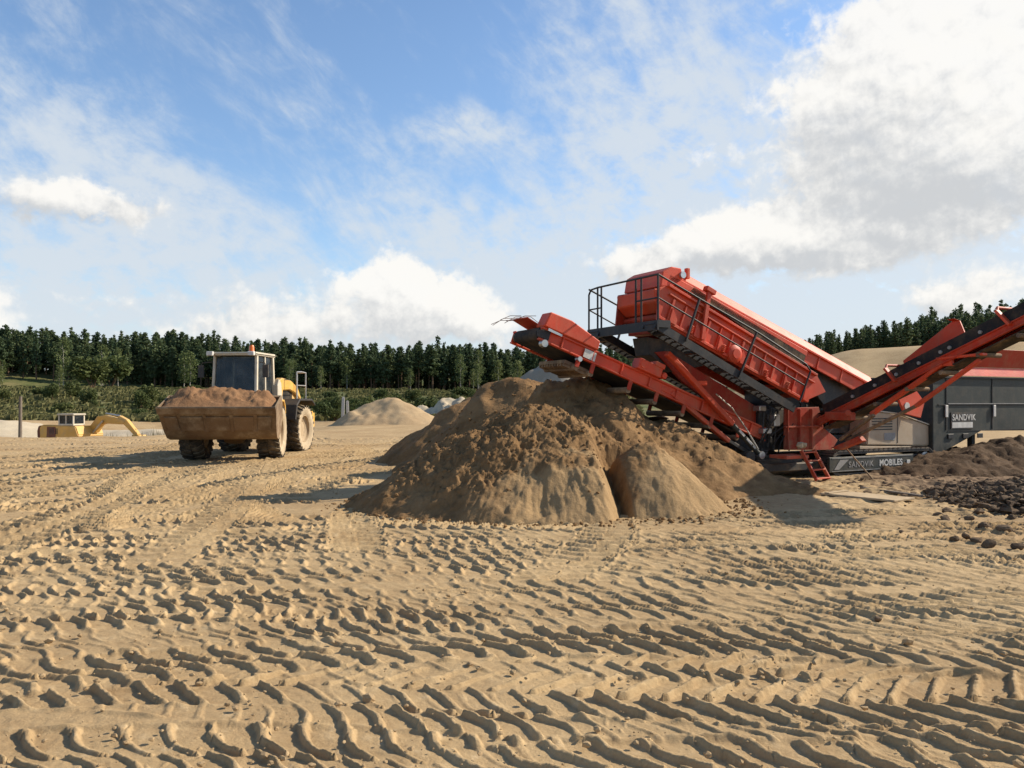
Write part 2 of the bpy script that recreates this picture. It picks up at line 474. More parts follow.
def build_sky():
    t = NT(world.node_tree)
    bg = t.N['Background']
    sky = t.N.new('ShaderNodeTexSky'); sky.sky_type = 'NISHITA'; sky.sun_disc = False
    sky.sun_elevation = SUN_EL; sky.sun_rotation = SUN_ROT; sky.altitude = 120
    sky.air_density = 1.0; sky.dust_density = 0.6; sky.ozone_density = 2.0
    STR = 0.15
    bg.inputs['Strength'].default_value = STR
    d = t.N.new('ShaderNodeTexCoord').outputs['Generated']
    x, y, z = t.sep(d)
    az = t.math('ARCTAN2', x, y)
    el = t.math('ARCTAN2', z, t.math('SQRT', t.math('ADD', t.math('MULTIPLY', x, x), t.math('MULTIPLY', y, y))))
    az = t.math('MULTIPLY', az, 57.29578); el = t.math('MULTIPLY', el, 57.29578)

    def sky_dir(px, py):
        a = math.atan((px - 512) / F_PX); return math.degrees(a), math.degrees(math.atan((HOR - py) / F_PX * math.cos(a)))

    def gauss(blobs, aa, ee):
        s = None
        for px, py, rx, ry, w in blobs:
            a0, e0 = sky_dir(px, py); ra, re = rx / 14.0, ry / 14.0
            da = t.math('MULTIPLY', t.math('SUBTRACT', aa, a0), 1 / ra)
            de = t.math('MULTIPLY', t.math('SUBTRACT', ee, e0), 1 / re)
            q = t.math('ADD', t.math('MULTIPLY', da, da), t.math('MULTIPLY', de, de))
            g = t.math('MULTIPLY', t.math('POWER', 2.71828, t.math('MULTIPLY', q, -0.7)), w)
            s = g if s is None else t.math('ADD', s, g)
        return s

    def warped(aa, ee, sc, amt, detail=4):
        v = t.xyz(aa, ee, 0.0)
        n = t.noise(v, sc, detail, 0.6, color=True)
        r, g, b_ = t.sep(n)
        return (t.math('ADD', aa, t.math('MULTIPLY', t.math('SUBTRACT', r, 0.5), amt)),
                t.math('ADD', ee, t.math('MULTIPLY', t.math('SUBTRACT', g, 0.5), amt)))

    # ---- thin high veil: streaky, swept up to the left
    u = t.math('ADD', t.math('MULTIPLY', az, 0.80), t.math('MULTIPLY', el, -0.60))
    v = t.math('ADD', t.math('MULTIPLY', az, 0.60), t.math('MULTIPLY', el, 0.80))
    streak = t.noise(t.xyz(t.math('MULTIPLY', u, 0.07), t.math('MULTIPLY', v, 0.17), 3.0), 1.0, 9, 0.66, 0.6)
    fine = t.noise(t.xyz(t.math('MULTIPLY', u, 0.35), t.math('MULTIPLY', v, 0.6), 8.0), 1.0, 7, 0.62, 0.6)
    puff = t.noise(t.xyz(az, t.math('MULTIPLY', el, 1.4), 5.0), 0.42, 8, 0.62, 0.2)
    wa, we = warped(az, el, 0.12, 6.0, 5)
    veil = gauss([(60, 300, 190, 85, 0.95), (40, 110, 95, 110, 0.42), (130, 205, 90, 60, 0.4), (330, 345, 200, 34, 0.5), (540, 270, 120, 60, 0.42),
                  (640, 40, 75, 110, 0.45), (700, 150, 90, 80, 0.6), (455, 138, 66, 16, 0.75), (560, 40, 60, 60, 0.2), (850, 320, 240, 75, 1.1), (395, 190, 70, 30, 0.35), (430, 240, 90, 34, 0.42),
                  (600, 320, 160, 36, 0.55), (950, 190, 130, 120, 0.7), (780, 2, 26, 8, 0.6), (590, 200, 80, 50, 0.38), (890, 285, 80, 40, 0.8), (310, 120, 40, 12, 0.3), (760, 190, 90, 40, 0.5)], wa, we)
    vm = t.math('ADD', t.math('MULTIPLY', veil, 0.80), t.math('MULTIPLY', t.math('SUBTRACT', t.ramp(streak, 0.25, 0.75), 0.45), 0.75))
    vm = t.math('ADD', vm, t.math('MULTIPLY', t.math('SUBTRACT', t.ramp(fine, 0.25, 0.75), 0.5), 0.34))
    vm = t.math('ADD', vm, t.math('MULTIPLY', t.math('SUBTRACT', t.ramp(puff, 0.3, 0.7), 0.5), t.math('MULTIPLY', veil, 0.75)))
    vm = t.math('MULTIPLY', t.ramp(vm, -0.08, 1.10), 0.88)
    # ---- pale light close to the horizon
    hz = t.math('MULTIPLY', t.math('POWER', 2.71828, t.math('MULTIPLY', t.math('ABSOLUTE', el), -0.22)), 0.75)

    # ---- heaped clouds
    def dens(aa, ee, n1=6, n2=4):
        a1, e1 = warped(aa, ee, 0.20, 4.2, n1)
        a1, e1 = warped(a1, e1, 0.75, 1.5, n2)
        return gauss([(398, 264, 18, 16, 0.95), (384, 290, 40, 18, 0.95), (428, 296, 46, 20, 1.0), (468, 316, 38, 20, 0.9), (410, 330, 110, 16, 0.75),
                   (280, 316, 50, 20, 0.62), (205, 330, 70, 16, 0.5), (240, 292, 45, 13, 0.42),
                   (52, 192, 40, 13, 0.82), (108, 202, 50, 13, 0.78), (8, 210, 34, 8, 0.5), (98, 298, 32, 9, 0.42), (-14, 322, 26, 26, 1.0),
                   (935, 30, 72, 44, 1.0), (965, 95, 100, 55, 1.15), (885, 120, 58, 44, 0.9), (985, 165, 100, 46, 1.1), (905, 180, 70, 30, 0.75), (860, 25, 36, 16, 0.3),
                   (735, 232, 52, 20, 0.9), (682, 250, 50, 16, 0.85), (800, 240, 60, 22, 0.85), (625, 264, 36, 13, 0.8), (880, 222, 58, 22, 0.7), (760, 262, 100, 12, 0.6),
                   (985, 286, 38, 15, 0.9), (945, 304, 34, 13, 0.65), (705, 150, 34, 11, 0.42), (795, 100, 26, 14, 0.42)], a1, e1)

    dn = dens(az, el)
    dn2 = dens(t.math('ADD', az, 0.9), t.math('ADD', el, 1.9))       # towards the sun
    edge = t.noise(t.xyz(az, el, 0.0), 0.7, 9, 0.60, 0.2)
    edge2 = t.noise(t.xyz(t.math('ADD', az, 0.35), t.math('ADD', el, 0.6), 0.0), 0.7, 9, 0.60, 0.2)
    dd = t.math('ADD', dn, t.math('MULTIPLY', t.math('SUBTRACT', edge, 0.5), 1.5))
    cm = t.ramp(dd, 0.24, 0.92)
    shade = gauss([(965, 195, 95, 26, 0.8), (905, 205, 60, 18, 0.55), (840, 150, 40, 30, 0.35), (930, 120, 30, 20, 0.35), (740, 248, 70, 10, 0.4), (770, 266, 110, 11, 0.8), (640, 276, 50, 9, 0.6), (95, 208, 85, 16, 1.1), (8, 212, 40, 12, 0.9), (230, 300, 60, 18, 0.6),
                   (425, 338, 90, 14, 0.6), (300, 335, 60, 12, 0.4), (950, 312, 40, 12, 0.7), (850, 150, 60, 24, 0.35), (100, 300, 40, 9, 0.6)], wa, we)
    lit = t.math('ADD', t.math('MULTIPLY', t.math('SUBTRACT', dn, dn2), 0.55), t.math('MULTIPLY', t.math('SUBTRACT', edge, edge2), 1.6))
    lit = t.math('ADD', lit, t.math('MULTIPLY', t.math('SUBTRACT', puff, 0.5), 1.1))
    lit = t.ramp(t.math('SUBTRACT', lit, t.math('MULTIPLY', shade, 0.75)), -1.05, 0.40)

    k = 1 / STR
    def c(r, g, b_): return (r * k, g * k, b_ * k)
    blue = t.N.new('ShaderNodeMix'); blue.data_type = 'RGBA'; blue.blend_type = 'MULTIPLY'
    blue.inputs[0].default_value = 1.0
    t.L.new(sky.outputs[0], blue.inputs[6]); blue.inputs[7].default_value = SKYTINT
    col = t.mix(hz, blue.outputs[2], c(0.385, 0.425, 0.475))
    # sky dimmed and bluer above the view, to cut fill light and deepen shadows
    deep = t.N.new('ShaderNodeMix'); deep.data_type = 'RGBA'; deep.blend_type = 'MULTIPLY'
    deep.inputs[0].default_value = 1.0
    t.L.new(col, deep.inputs[6]); t.L.new(t.mix(t.ramp(el, 24, 50), (1.0, 1.0, 1.0), (0.62, 0.66, 0.72)), deep.inputs[7])
    col = t.mix(vm, deep.outputs[2], c(0.46, 0.50, 0.54))
    cloud = t.mix(lit, c(0.41, 0.42, 0.43), c(0.66, 0.645, 0.615))
    col = t.mix(t.math("MULTIPLY", cm, 0.95), col, cloud)
    # below the horizon: the light the sandy ground sends back up
    col = t.mix(t.ramp(el, -1.5, -6.0), col, c(0.2, 0.16, 0.1))
    t.L.new(col, bg.inputs['Color'])
    world.cycles.sampling_method = 'MANUAL'; world.cycles.sample_map_resolution = 512


build_sky()


# ------------------------------------------------------------------ ground
def G(px, py):
    """point of the flat ground seen at that place of the photograph"""
    Y = EYE * F_PX / (py - HOR); return ((px - 512) / F_PX * Y, Y)


def smooth_line(pts, step=0.35):
    pts = [np.array(p, float) for p in pts]
    P = [2 * pts[0] - pts[1]] + pts + [2 * pts[-1] - pts[-2]]
    out = []
    for i in range(1, len(P) - 2):
        n = max(2, int(np.linalg.norm(P[i + 1] - P[i]) / step))
        for k in range(n):
            t = k / n
            out.append(0.5 * ((2 * P[i]) + (-P[i - 1] + P[i + 1]) * t + (2 * P[i - 1] - 5 * P[i] + 4 * P[i + 1] - P[i + 2]) * t ** 2 + (-P[i - 1] + 3 * P[i] - 3 * P[i + 1] + P[i + 2]) * t ** 3))
    out.append(P[-2])
    return np.array(out)


def offset_line(L, d):
    T = np.gradient(L, axis=0); T /= np.linalg.norm(T, axis=1)[:, None]
    return L + d * np.stack([-T[:, 1], T[:, 0]], axis=1)


def base_height(x, y):
    x = np.asarray(x, float); y = np.asarray(y, float)
    Rr = np.hypot(x, y)
    k = x / np.maximum(np.abs(y), 1.0)
    h = 0.10 * fbm(x * 0.08, y * 0.08, 3, 3) * sstep(6, 30, Rr)
    # hollow where the yellow excavator stands, spoil lip in front of it
    h -= 1.55 * np.exp(-(((x + 27) / 12.0) ** 2 + ((y - 56) / 12.5) ** 2) ** 1.8)
    h += 0.06 * np.exp(-((y - 39.0 - 0.15 * (x + 27)) / 1.6) ** 2) * sstep(-12, -20, x) * (1 + 0.9 * fbm(x * .5, y * .5, 9, 3))
    # green bank up to the forest
    lf = sstep(0.45, 0.30, k)
    h += lf * (4.1 * sstep(78, 170, Rr + 6 * perlin(x * 0.03, y * 0.03, 5)) + 0.4 * fbm(x * 0.045, y * 0.045, 21, 3) * sstep(80, 110, Rr) + 5.0 * sstep(186, 220, Rr))
    # sandy bank behind the machine
    rt = sstep(0.18, 0.44, k) * (y > 0)
    h += rt * (6.7 * sstep(54, 82, Rr + 5 * perlin(x * 0.06, y * 0.06, 6)) + 2.2 * sstep(108, 122, Rr))
    return h


def ground_material():
    m, t, b, c, co = sand_mat('trampled sand', (0.50, 0.362, 0.195), (0.345, 0.232, 0.117), patch=0.35, grain=75, bumps=0.5, third=(0.57, 0.445, 0.285))
    a = t.N.new('ShaderNodeAttribute'); a.attribute_name = 'green'
    n = t.noise(co, 0.12, 6, 0.7); n2 = t.noise(co, 0.9, 5, 0.7)
    g = t.mix(t.ramp(n, 0.35, 0.65), (0.08, 0.10, 0.032), (0.19, 0.165, 0.07))
    g = t.mix(t.math('MULTIPLY', t.ramp(n2, 0.5, 0.7), 0.5), g, (0.05, 0.06, 0.02))
    f = t.ramp(t.math('ADD', a.outputs['Fac'], t.math('MULTIPLY', t.math('SUBTRACT', n2, 0.5), 0.7)), 0.35, 0.65)
    a2 = t.N.new('ShaderNodeAttribute'); a2.attribute_name = 'soil'
    c = t.mix(t.ramp(t.math('ADD', a2.outputs['Fac'], t.math('MULTIPLY', t.math('SUBTRACT', n2, 0.5), 0.8)), 0.3, 0.8), c, (0.20, 0.135, 0.08))
    c = t.mix(f, c, g)
    t.L.new(c, b.inputs['Base Color'])
    return m


def build_ground():
    th = np.concatenate([np.arange(-40, 40.01, 0.075), np.arange(42, 318, 4.0)]) * math.pi / 180
    rs = [0.3, 0.8, 1.4, 2.0, 2.6]
    r = 3.0
    while r < 34:
        rs.append(r); r += min(max(0.009, r * r / 1367 * 0.5), 0.024 + 0.0009 * r)
    while r < 110:
        rs.append(r); r += 0.15 + (r - 34) * 0.016
    while r < 2500:
        rs.append(r); r *= 1.06
    rs = np.array(rs)
    RR, TT = np.meshgrid(rs, th, indexing='ij')
    x = RR * np.sin(TT); y = RR * np.cos(TT)
    z = base_height(x, y)
    near = (RR < 60) & (RR > 2.0) & (np.abs((TT + math.pi) % (2 * math.pi) - math.pi) < R(41))
    ix = np.where(near.reshape(-1))[0]
    X = x.reshape(-1)[ix]; Y = y.reshape(-1)[ix]
    h = 0.014 * fbm(X * 0.9, Y * 0.9, 31, 3) + 0.0035 * fbm(X * 7, Y * 7, 41, 3)

    LINES = [
        ([(-30, 40), (-18, 37), (-8, 36)], 2), ([(-22, 37), (-13, 33), (-2, 34)], 2), ([(-20, 30), (-10, 33), (-4, 38)], 2), ([(-30, 33), (-20, 28), (-12, 25)], 2),
        ([(-3, 40), (-4.5, 30), (-4.2, 22), (-4.8, 16)], 2), ([(-24, 26), (-15, 24.5), (-9.5, 29)], 2), ([(-18, 22), (-11, 20), (-6.5, 22), (-3.5, 27)], 2),
        ([(-2, 26), (-6, 25), (-12, 21), (-16, 17)], 2), ([(-20, 14.5), (-13, 16), (-10, 20), (-11, 28)], 2), ([(-14, 14), (-8, 14.5), (-4, 14.8)], 2),
        ([(-24, 34), (-12, 31), (-3, 30)], 2), ([(-26, 29), (-14, 27.5), (-7, 30)], 2), ([(-10, 38), (-6, 27), (-5.2, 20), (-5, 15)], 2),
        ([(-22, 19.5), (-13, 17), (-8.6, 20.5)], 2), ([(-2, 33), (-5, 26), (-5.4, 21), (-7, 15)], 2), ([(-20, 24), (-12, 22.5), (-6, 20), (-3, 18)], 2),
        ([(-24, 16), (-14, 14), (-7, 11.5), (-3, 10.6), (2, 11)], 2), ([(-18, 12.6), (-11, 13.5), (-8.5, 18), (-8.3, 24)], 2),
        ([(-14, 9.6), (-8, 11), (-6.4, 15), (-7.0, 22)], 2), ([(-10, 6.8), (-6.6, 9), (-5.6, 14), (-6.5, 20)], 2),
        ([(12, 10.4), (7, 9.9), (3, 10.2), (-1, 10.5), (-6, 9.6)], 2),
        ([(-8.3, 20), (-6.0, 14.2), (-3.6, 10.2), (0, 8.3), (4, 7.7), (9, 8.2)], 2),
        ([(10, 5.6), (6, 7.3), (2, 8.8), (-2, 9.3), (-7, 8.4)], 2),
        ([(-9, 7.2), (-4, 7.3), (0, 7.7), (4, 7.0), (8, 5.2)], 2),
        ([(-11, 8.4), (-5, 8.9), (0, 10.2), (5, 11.2), (9, 11.0)], 2),
        ([(9, 9.0), (5, 8.2), (1, 7.2), (-3, 6.7), (-8, 5.6)], 2),
        ([(10, 8.0), (6, 9.0), (2, 9.6), (-2, 10.2), (-5, 10.6)], 2), ([(9, 5.8), (5, 6.6), (1, 6.9), (-3, 7.8), (-7, 7.2)], 2),
        ([(1.15, 12.4), (0.95, 10.2), (0.2, 8.2)], 1),
        ([(-7, 4.6), (-3.5, 5.7), (0, 6.3), (3, 5.7), (7, 4.0)], 2),
        ([(-6, 6.3), (-3.2, 6.0), (0, 5.4), (3, 5.2), (6, 5.7), (9, 6.8)], 2),
        ([(9, 7.6), (5, 6.1), (2, 5.6), (-2, 5.9), (-6, 5.2)], 2), ([(8, 4.6), (4, 5.0), (1, 4.7), (-2, 4.9), (-6, 4.0)], 2),
        ([(-5, 3.0), (-2.4, 4.1), (0.6, 4.75), (3.2, 4.3), (6, 2.8)], 2),
        # lanes fanning out from the loader, driven over last
        ([(-17, 17), (-15.6, 22), (-13.5, 29)], 2, 0.31), ([(-13.6, 13.2), (-12.8, 18), (-12.0, 24), (-12, 31)], 2, 0.30),
        ([(-10.6, 10.8), (-10.3, 15), (-10.2, 20), (-10.4, 26)], 2, 0.31), ([(-7.6, 9.4), (-7.9, 13), (-8.3, 18), (-8.6, 23.5)], 2, 0.30),
        ([(-4.9, 9.0), (-5.4, 12), (-6.2, 15.5), (-7.4, 20.5)], 2, 0.31), ([(-2.3, 15.2), (-2.7, 12.4), (-2.2, 9.8)], 1, 0.28),
        ([(-1.5, 27), (-3.2, 22.5), (-4.4, 19), (-5.0, 16.4)], 2, 0.32), ([(1.15, 12.4), (0.95, 10.6), (0.6, 9.3)], 1, 0.27),
    ]
    cnt = 0
    for line, n, *opt in LINES:
        L0 = smooth_line(line)
        for side in ((-1.02, 1.02) if n == 2 else (0.3,)):
            L = offset_line(L0, side)
            cnt += 1
            hw = 0.34
            lo = L.min(0) - 0.7; hi = L.max(0) + 0.7
            cand = np.where((X > lo[0]) & (X < hi[0]) & (Y > lo[1]) & (Y < hi[1]))[0]
            if not len(cand): continue
            bx = X[cand]; by = Y[cand]
            best = np.full(len(cand), 9.0); bs = np.zeros(len(cand)); bt = np.zeros(len(cand))
            s0 = 0.0
            for a, b in zip(L[:-1], L[1:]):
                d = b - a; l = np.hypot(*d); d = d / l
                m = np.where((np.abs(bx - (a[0] + b[0]) / 2) < 0.5 + l) & (np.abs(by - (a[1] + b[1]) / 2) < 0.5 + l))[0]
                if len(m):
                    px = bx[m] - a[0]; py = by[m] - a[1]
                    s = px * d[0] + py * d[1]; t = -px * d[1] + py * d[0]
                    e = np.abs(s - np.clip(s, -0.02, l + 0.02)); dist = np.hypot(t, e)
                    k = dist < best[m]; mk = m[k]
                    best[mk] = dist[k]; bs[mk] = s0 + s[k]; bt[mk] = t[k]
                s0 += l
            on = np.where(best < 0.62)[0]
            if not len(on): continue
            gx, gy = bx[on], by[on]
            wob = 0.03 * perlin(gx * 2.1, gy * 2.1, 60 + cnt)
            t = (bt[on] + wob) / hw; s = bs[on] + 0.02 * perlin(gx * 5, gy * 5, 90 + cnt)
            at = np.abs(t)
            pitch = opt[0] if opt else 0.205 + 0.016 * (cnt % 4)
            # slanted lug prints; the two halves of the tread are staggered
            sg = 1 if cnt % 2 else -1
            if opt:
                ph = (s + sg * 0.10 * at) / pitch + np.where(t > 0, 0.5 if cnt % 3 else 0.12, 0.0)
            elif cnt % 5 == 3:
                ph = (s + sg * 0.27 * at) / pitch + np.where(t > 0, 0.5, 0.0)
            else:
                ph = (s + 0.30 * t + 0.045 * np.sin(4.2 * t)) / pitch + np.where(t > 0, 0.28, 0.0)
            ph = ph + 0.05 * perlin(gx * 3.3, gy * 3.3, 140 + cnt)
            fr = ph - np.floor(ph)
            # the sand squeezed up between two lug prints: a thin crisp wall
            far_ = 0.07 * sstep(5, 9, np.hypot(gx, gy))
            wall = sstep(0.70 - far_, 0.83, fr) * np.where(fr > 0.5, sstep(1.0, 0.91 - far_, fr), 0)
            wall *= 1 + 0.3 * perlin(gx * 7, gy * 7, 29) + 0.16 * perlin(gx * 24, gy * 24, 31)
            nub = np.exp(-((at - 0.98) / 0.10) ** 2) * sstep(0.66, 0.78, fr) * 0.9
            wall = np.maximum(wall, nub)
            soft = fbm(gx * 0.5, gy * 0.5, 120 + cnt, 3)
            str_ = np.clip((1.05 if opt else 0.78) + (0.45 if opt else 0.8) * soft, 0.05, 1.2)
            deep = 0.036 if cnt % 4 else 0.028
            deep = deep * (1 + 1.1 * sstep(8.5, 16, np.hypot(gx, gy)))      # softer, wetter sand further out
            prof = -0.5 * deep * str_ + deep * wall * str_ + 0.0012 * perlin(gx * 14, gy * 14, 15)
            m = sstep(1.08, 0.93, at) * np.clip(0.25 + str_ * 1.1, 0, 1)
            lip = 0.020 * np.exp(-((at - 1.09) / 0.07) ** 2) * np.clip(0.35 + 1.2 * fbm(gx * 4, gy * 4, 33 + cnt, 2), 0, 1.4) * str_
            hh = h[cand[on]]
            h[cand[on]] = hh * (1 - 0.85 * m) + prof * m + lip
    # crumbs the tyres threw up
    cr = fbm(X * 15, Y * 15, 71, 2)
    h += 0.010 * sstep(0.5, 0.85, cr) * sstep(0.0, 0.6, fbm(X * 0.8, Y * 0.8, 77, 3))
    h += 0.0014 * fbm(X * 26, Y * 26, 79, 2)
    # churned lumpy soil around the machine and the rubble on the right
    rough = np.exp(-(((X - 8.4) / 3.2) ** 2 + ((Y - 15.5) / 3.8) ** 2))
    h += rough * (0.09 * fbm(X * 2.2, Y * 2.2, 83, 4) + 0.03)
    h *= sstep(62, 40, np.hypot(X, Y))
    z.reshape(-1)[ix] += h
    me = grid_mesh('ground', np.stack([x, y, z], axis=-1), loop=True)
    Rr = RR.reshape(-1); kx = (x / np.maximum(np.abs(y), 1)).reshape(-1)
    gr = sstep(70, 92, Rr + 10 * perlin(x.reshape(-1) * .04, y.reshape(-1) * .04, 4)) * (1 - (sstep(0.12, 0.24, kx) * sstep(120, 95, Rr)))
    at = me.attributes.new('green', 'FLOAT', 'POINT'); at.data.foreach_set('value', gr.astype(np.float32))
    xf, yf = x.reshape(-1), y.reshape(-1)
    sl = np.exp(-(((xf - 9.8) / 2.7) ** 2 + ((yf - 16.2) / 4.9) ** 2)) * 1.15 + 0.45 * np.exp(-(((xf + 22) / 14) ** 2 + ((yf - 42) / 3) ** 2))
    at = me.attributes.new('soil', 'FLOAT', 'POINT'); at.data.foreach_set('value', sl.astype(np.float32))
    o = link_mesh('ground', me, ground_material())
    tag(o, 'wide sandy quarry floor covered in chevron tyre tracks', 'ground', kind='structure')
    return o


ground = build_ground()


def gz(x, y): return float(base_height(np.array([x]), np.array([y]))[0])


# ------------------------------------------------------------------ heaps
def cone(x, y, cx, cy, h, slope, ax=1.0, ay=1.0, rot=0.0, top=0.35):
    c, s = math.cos(rot), math.sin(rot)
    dx = (c * (x - cx) + s * (y - cy)) / ax; dy = (-s * (x - cx) + c * (y - cy)) / ay
    r = np.sqrt(dx * dx + dy * dy + top * top) - top * 0.5
    return h - slope * r


def smax(a, b, k=0.15):
    d = np.clip(0.5 + 0.5 * (a - b) / k, 0, 1)
    return b * (1 - d) + a * d + k * d * (1 - d)


def heap(name, x0, x1, y0, y1, step, fn, mat, label, cat='sand pile', group=None):
    xs = np.arange(x0, x1, step); ys = np.arange(y0, y1, step)
    Y, X = np.meshgrid(ys, xs, indexing='ij')
    z = np.maximum(fn(X, Y), -0.25)
    low = z <= -0.249
    z = z + base_height(X, Y)
    cx, cy = (x0 + x1) / 2, (y0 + y1) / 2
    P = np.stack([X - cx, Y - cy, z], axis=-1)
    n, m = P.shape[:2]
    me = grid_mesh(name, P)
    # drop the cells that lie wholly under the ground, close the heap with a flat bottom
    bm = bmesh.new(); bm.from_mesh(me)
    low = low.reshape(-1); bm.verts.ensure_lookup_table()
    kill = [f for f in bm.faces if all(low[v.index] for v in f.verts)]
    bmesh.ops.delete(bm, geom=kill, context='FACES')
    bm.to_mesh(me); bm.free()
    dry = getattr(fn, 'dry', None)
    if dry is not None:
        d_ = me.attributes.new('dry', 'FLOAT', 'POINT'); co = np.empty(len(me.vertices) * 3, np.float32); me.vertices.foreach_get('co', co); co = co.reshape(-1, 3)
        i_ = np.clip(np.rint((co[:, 1] + cy - y0) / step).astype(int), 0, n - 1); j_ = np.clip(np.rint((co[:, 0] + cx - x0) / step).astype(int), 0, m - 1)
        d_.data.foreach_set('value', dry[i_, j_].astype(np.float32))
    o = link_mesh(name, me, mat)
    o.location = (cx, cy, 0)
    tag(o, label, cat, group)
    return o


def turb(X, Y, seed, oct=3):
    z = 0; a = 1.0; f = 1.0
    for k in range(oct):
        z = z + a * np.abs(perlin(X * f + 5.2 * k, Y * f - 3.7 * k, seed + k)); a *= 0.55; f *= 2.1
    return z


def crumble(X, Y, seed, up):
    """earthy broken surface: ledges and crumbs of many sizes, strongest where the pile has slumped"""
    wx = X + 0.10 * fbm(X * 3, Y * 3, seed + 40, 3); wy = Y + 0.10 * fbm(X * 3, Y * 3, seed + 44, 3)
    z = 0.07 * fbm(wx * 1.5, wy * 1.5, seed, 3) - 0.10 * turb(wx * 3.1, wy * 3.1, seed + 3, 4) + 0.055 * turb(wx * 8.5, wy * 8.5, seed + 5, 3) + 0.016 * fbm(X * 27, Y * 27, seed + 9, 2)
    return z * up + (1 - up) * (0.008 * fbm(X * 14, Y * 14, seed + 12, 3) + 0.02 * fbm(wx * 3, wy * 3, seed + 15, 2))


def front_pile(X, Y):
    wx = 0.14 * fbm(X * 1.2, Y * 1.2, 201, 3); wy = 0.14 * fbm(X * 1.2, Y * 1.2, 207, 3)
    a = cone(X + wx, Y + wy, 0.42, 13.55, 1.86, 0.82, 1.34, 0.97, top=0.45)
    a = smax(a, cone(X + wx, Y + wy, -0.80, 13.55, 1.26, 0.76, 1.05, 0.97, top=0.4), 0.2)
    a = smax(a, cone(X - wx, Y + wy, 1.15, 13.5, 1.22, 0.74, 1.0, 0.92, top=0.3), 0.15)
    ang = np.arctan2(Y - 13.4, X - 0.35); rad = np.hypot(X - 0.35, Y - 13.4)
    up = sstep(0.55, 1.15, a + 0.45 * fbm(X * 1.3, Y * 1.3, 211, 3) + 0.55 * sstep(0.8, -0.8, X))
    a += crumble(X, Y, 213, up)
    # rills of sand that ran down the lower slope
    ww = 1.2 * perlin(X * 2, Y * 2, 227)
    a += (1 - up) * (0.020 * perlin(ang * 22 + ww, rad * 2.2, 223) + 0.014 * perlin(ang * 55 + ww, rad * 3.5, 225)) * sstep(0, 0.3, a + 0.1)
    # slice left by the loader bucket and the small cone beside it
    cut = 1.66 + 0.05 * perlin(Y * 2, Y * 0, 5) + 0.10 * (13.2 - Y)
    a -= 0.75 * sstep(cut - 0.50, cut, X) * sstep(13.75, 13.25, Y)
    b = cone(X + 0.4 * wx, Y + 0.4 * wy, 2.14, 12.95, 1.20, 0.92, 0.98, 0.92, top=0.22)
    b += 0.035 * fbm(X * 2.3, Y * 2.3, 233, 3) + 0.5 * crumble(X, Y, 239, sstep(0.55, 1.0, b)) + 0.006 * perlin(np.arctan2(Y - 12.9, X - 2.2) * 22, np.hypot(X - 2.2, Y - 12.9) * 2, 231)
    b = np.where(X > cut, b, b - 2.8 * (cut - X))
    out = np.maximum(a, b)
    out += 0.008 * fbm(X * 9, Y * 9, 235, 3) + 0.006 * fbm(X * 26, Y * 26, 237, 2)
    front_pile.dry = np.clip((1 - up) * sstep(-1.6, 0.6, X), 0, 1)
    return out - 0.03


def rear_pile(X, Y):
    wx = 0.35 * fbm(X * 0.7, Y * 0.7, 301, 3); wy = 0.3 * fbm(X * 0.7, Y * 0.7, 307, 3)
    a = cone(X + wx, Y + wy, 1.45, 17.1, 2.46, 0.80, 1.0, 1.0, top=0.5)
    a = smax(a, cone(X + wx, Y + wy, 0.15, 19.2, 2.50, 0.84, 0.95, 1.0, top=0.4), 0.2)
    a = smax(a, cone(X + wx, Y + wy, -0.95, 23.2, 2.20, 0.82, 1.0, 1.2, top=0.4), 0.2)
    a = smax(a, cone(X + wx, Y + wy, 3.0, 16.6, 1.50, 0.62, 1.1, 1.0, top=0.4), 0.2)
    a = smax(a, cone(X + wx, Y + wy, 4.2, 15.8, 0.52, 0.36, 1.3, 0.75, top=0.4), 0.15)
    up = sstep(0.1, 0.8, a + 0.5 * fbm(X, Y, 311, 2))
    a += crumble(X * 0.8, Y * 0.8, 313, (0.25 + 0.8 * up) * (0.25 + 0.75 * sstep(-0.5, 0.8, X - 0.1 * (Y - 17))))
    rear_pile.dry = 0.35 * sstep(1.5, 3.0, X) + 0 * Y
    return a - 0.03


def clod_cover(o, fn, x0, x1, y0, y1, n, seed, lo, rmax=0.06):
    """loose clods lying on the broken upper part of a pile"""
    rr = np.random.default_rng(seed); b = MB(); rd = random.Random(seed)
    X = rr.uniform(x0, x1, n); Y = rr.uniform(y0, y1, n); Z = fn(X, Y)
    den = fbm(X * 1.1, Y * 1.1, seed, 3)
    for x, y, z, d in zip(X, Y, Z, den):
        if z < 0.05 or x > 1.6 + 0.0 * y and y < 13.6 or z < lo * (0.4 + 0.9 * rd.random()) - 0.25 * d: continue
        r = 0.007 + rmax * rd.random() ** 4
        b.lump((x - o.location.x, y - o.location.y, z + gz(x, y) + r * 0.15), r, 0.85, 0.35, rd)
    c = b.build('loose_clods', o.data.materials[0], o, fix=False); c['kind'] = 'stuff'


front = heap('sand_pile', -2.7, 4.0, 10.9, 16.6, 0.022, front_pile, M['pile'], 'big brown sand pile in front with a bucket cut and small cone at right')
rear = heap('sand_pile', -5.6, 7.6, 12.8, 29.0, 0.045, rear_pile, M['pile'], 'taller brown sand pile under the raised conveyor head, behind the front pile')


clod_cover(front, front_pile, -2.4, 2.6, 11.4, 14.4, 2600, 71, 0.8, 0.028)
clod_cover(rear, rear_pile, -4.0, 6.0, 14.2, 20.0, 1800, 73, 0.7, 0.04)


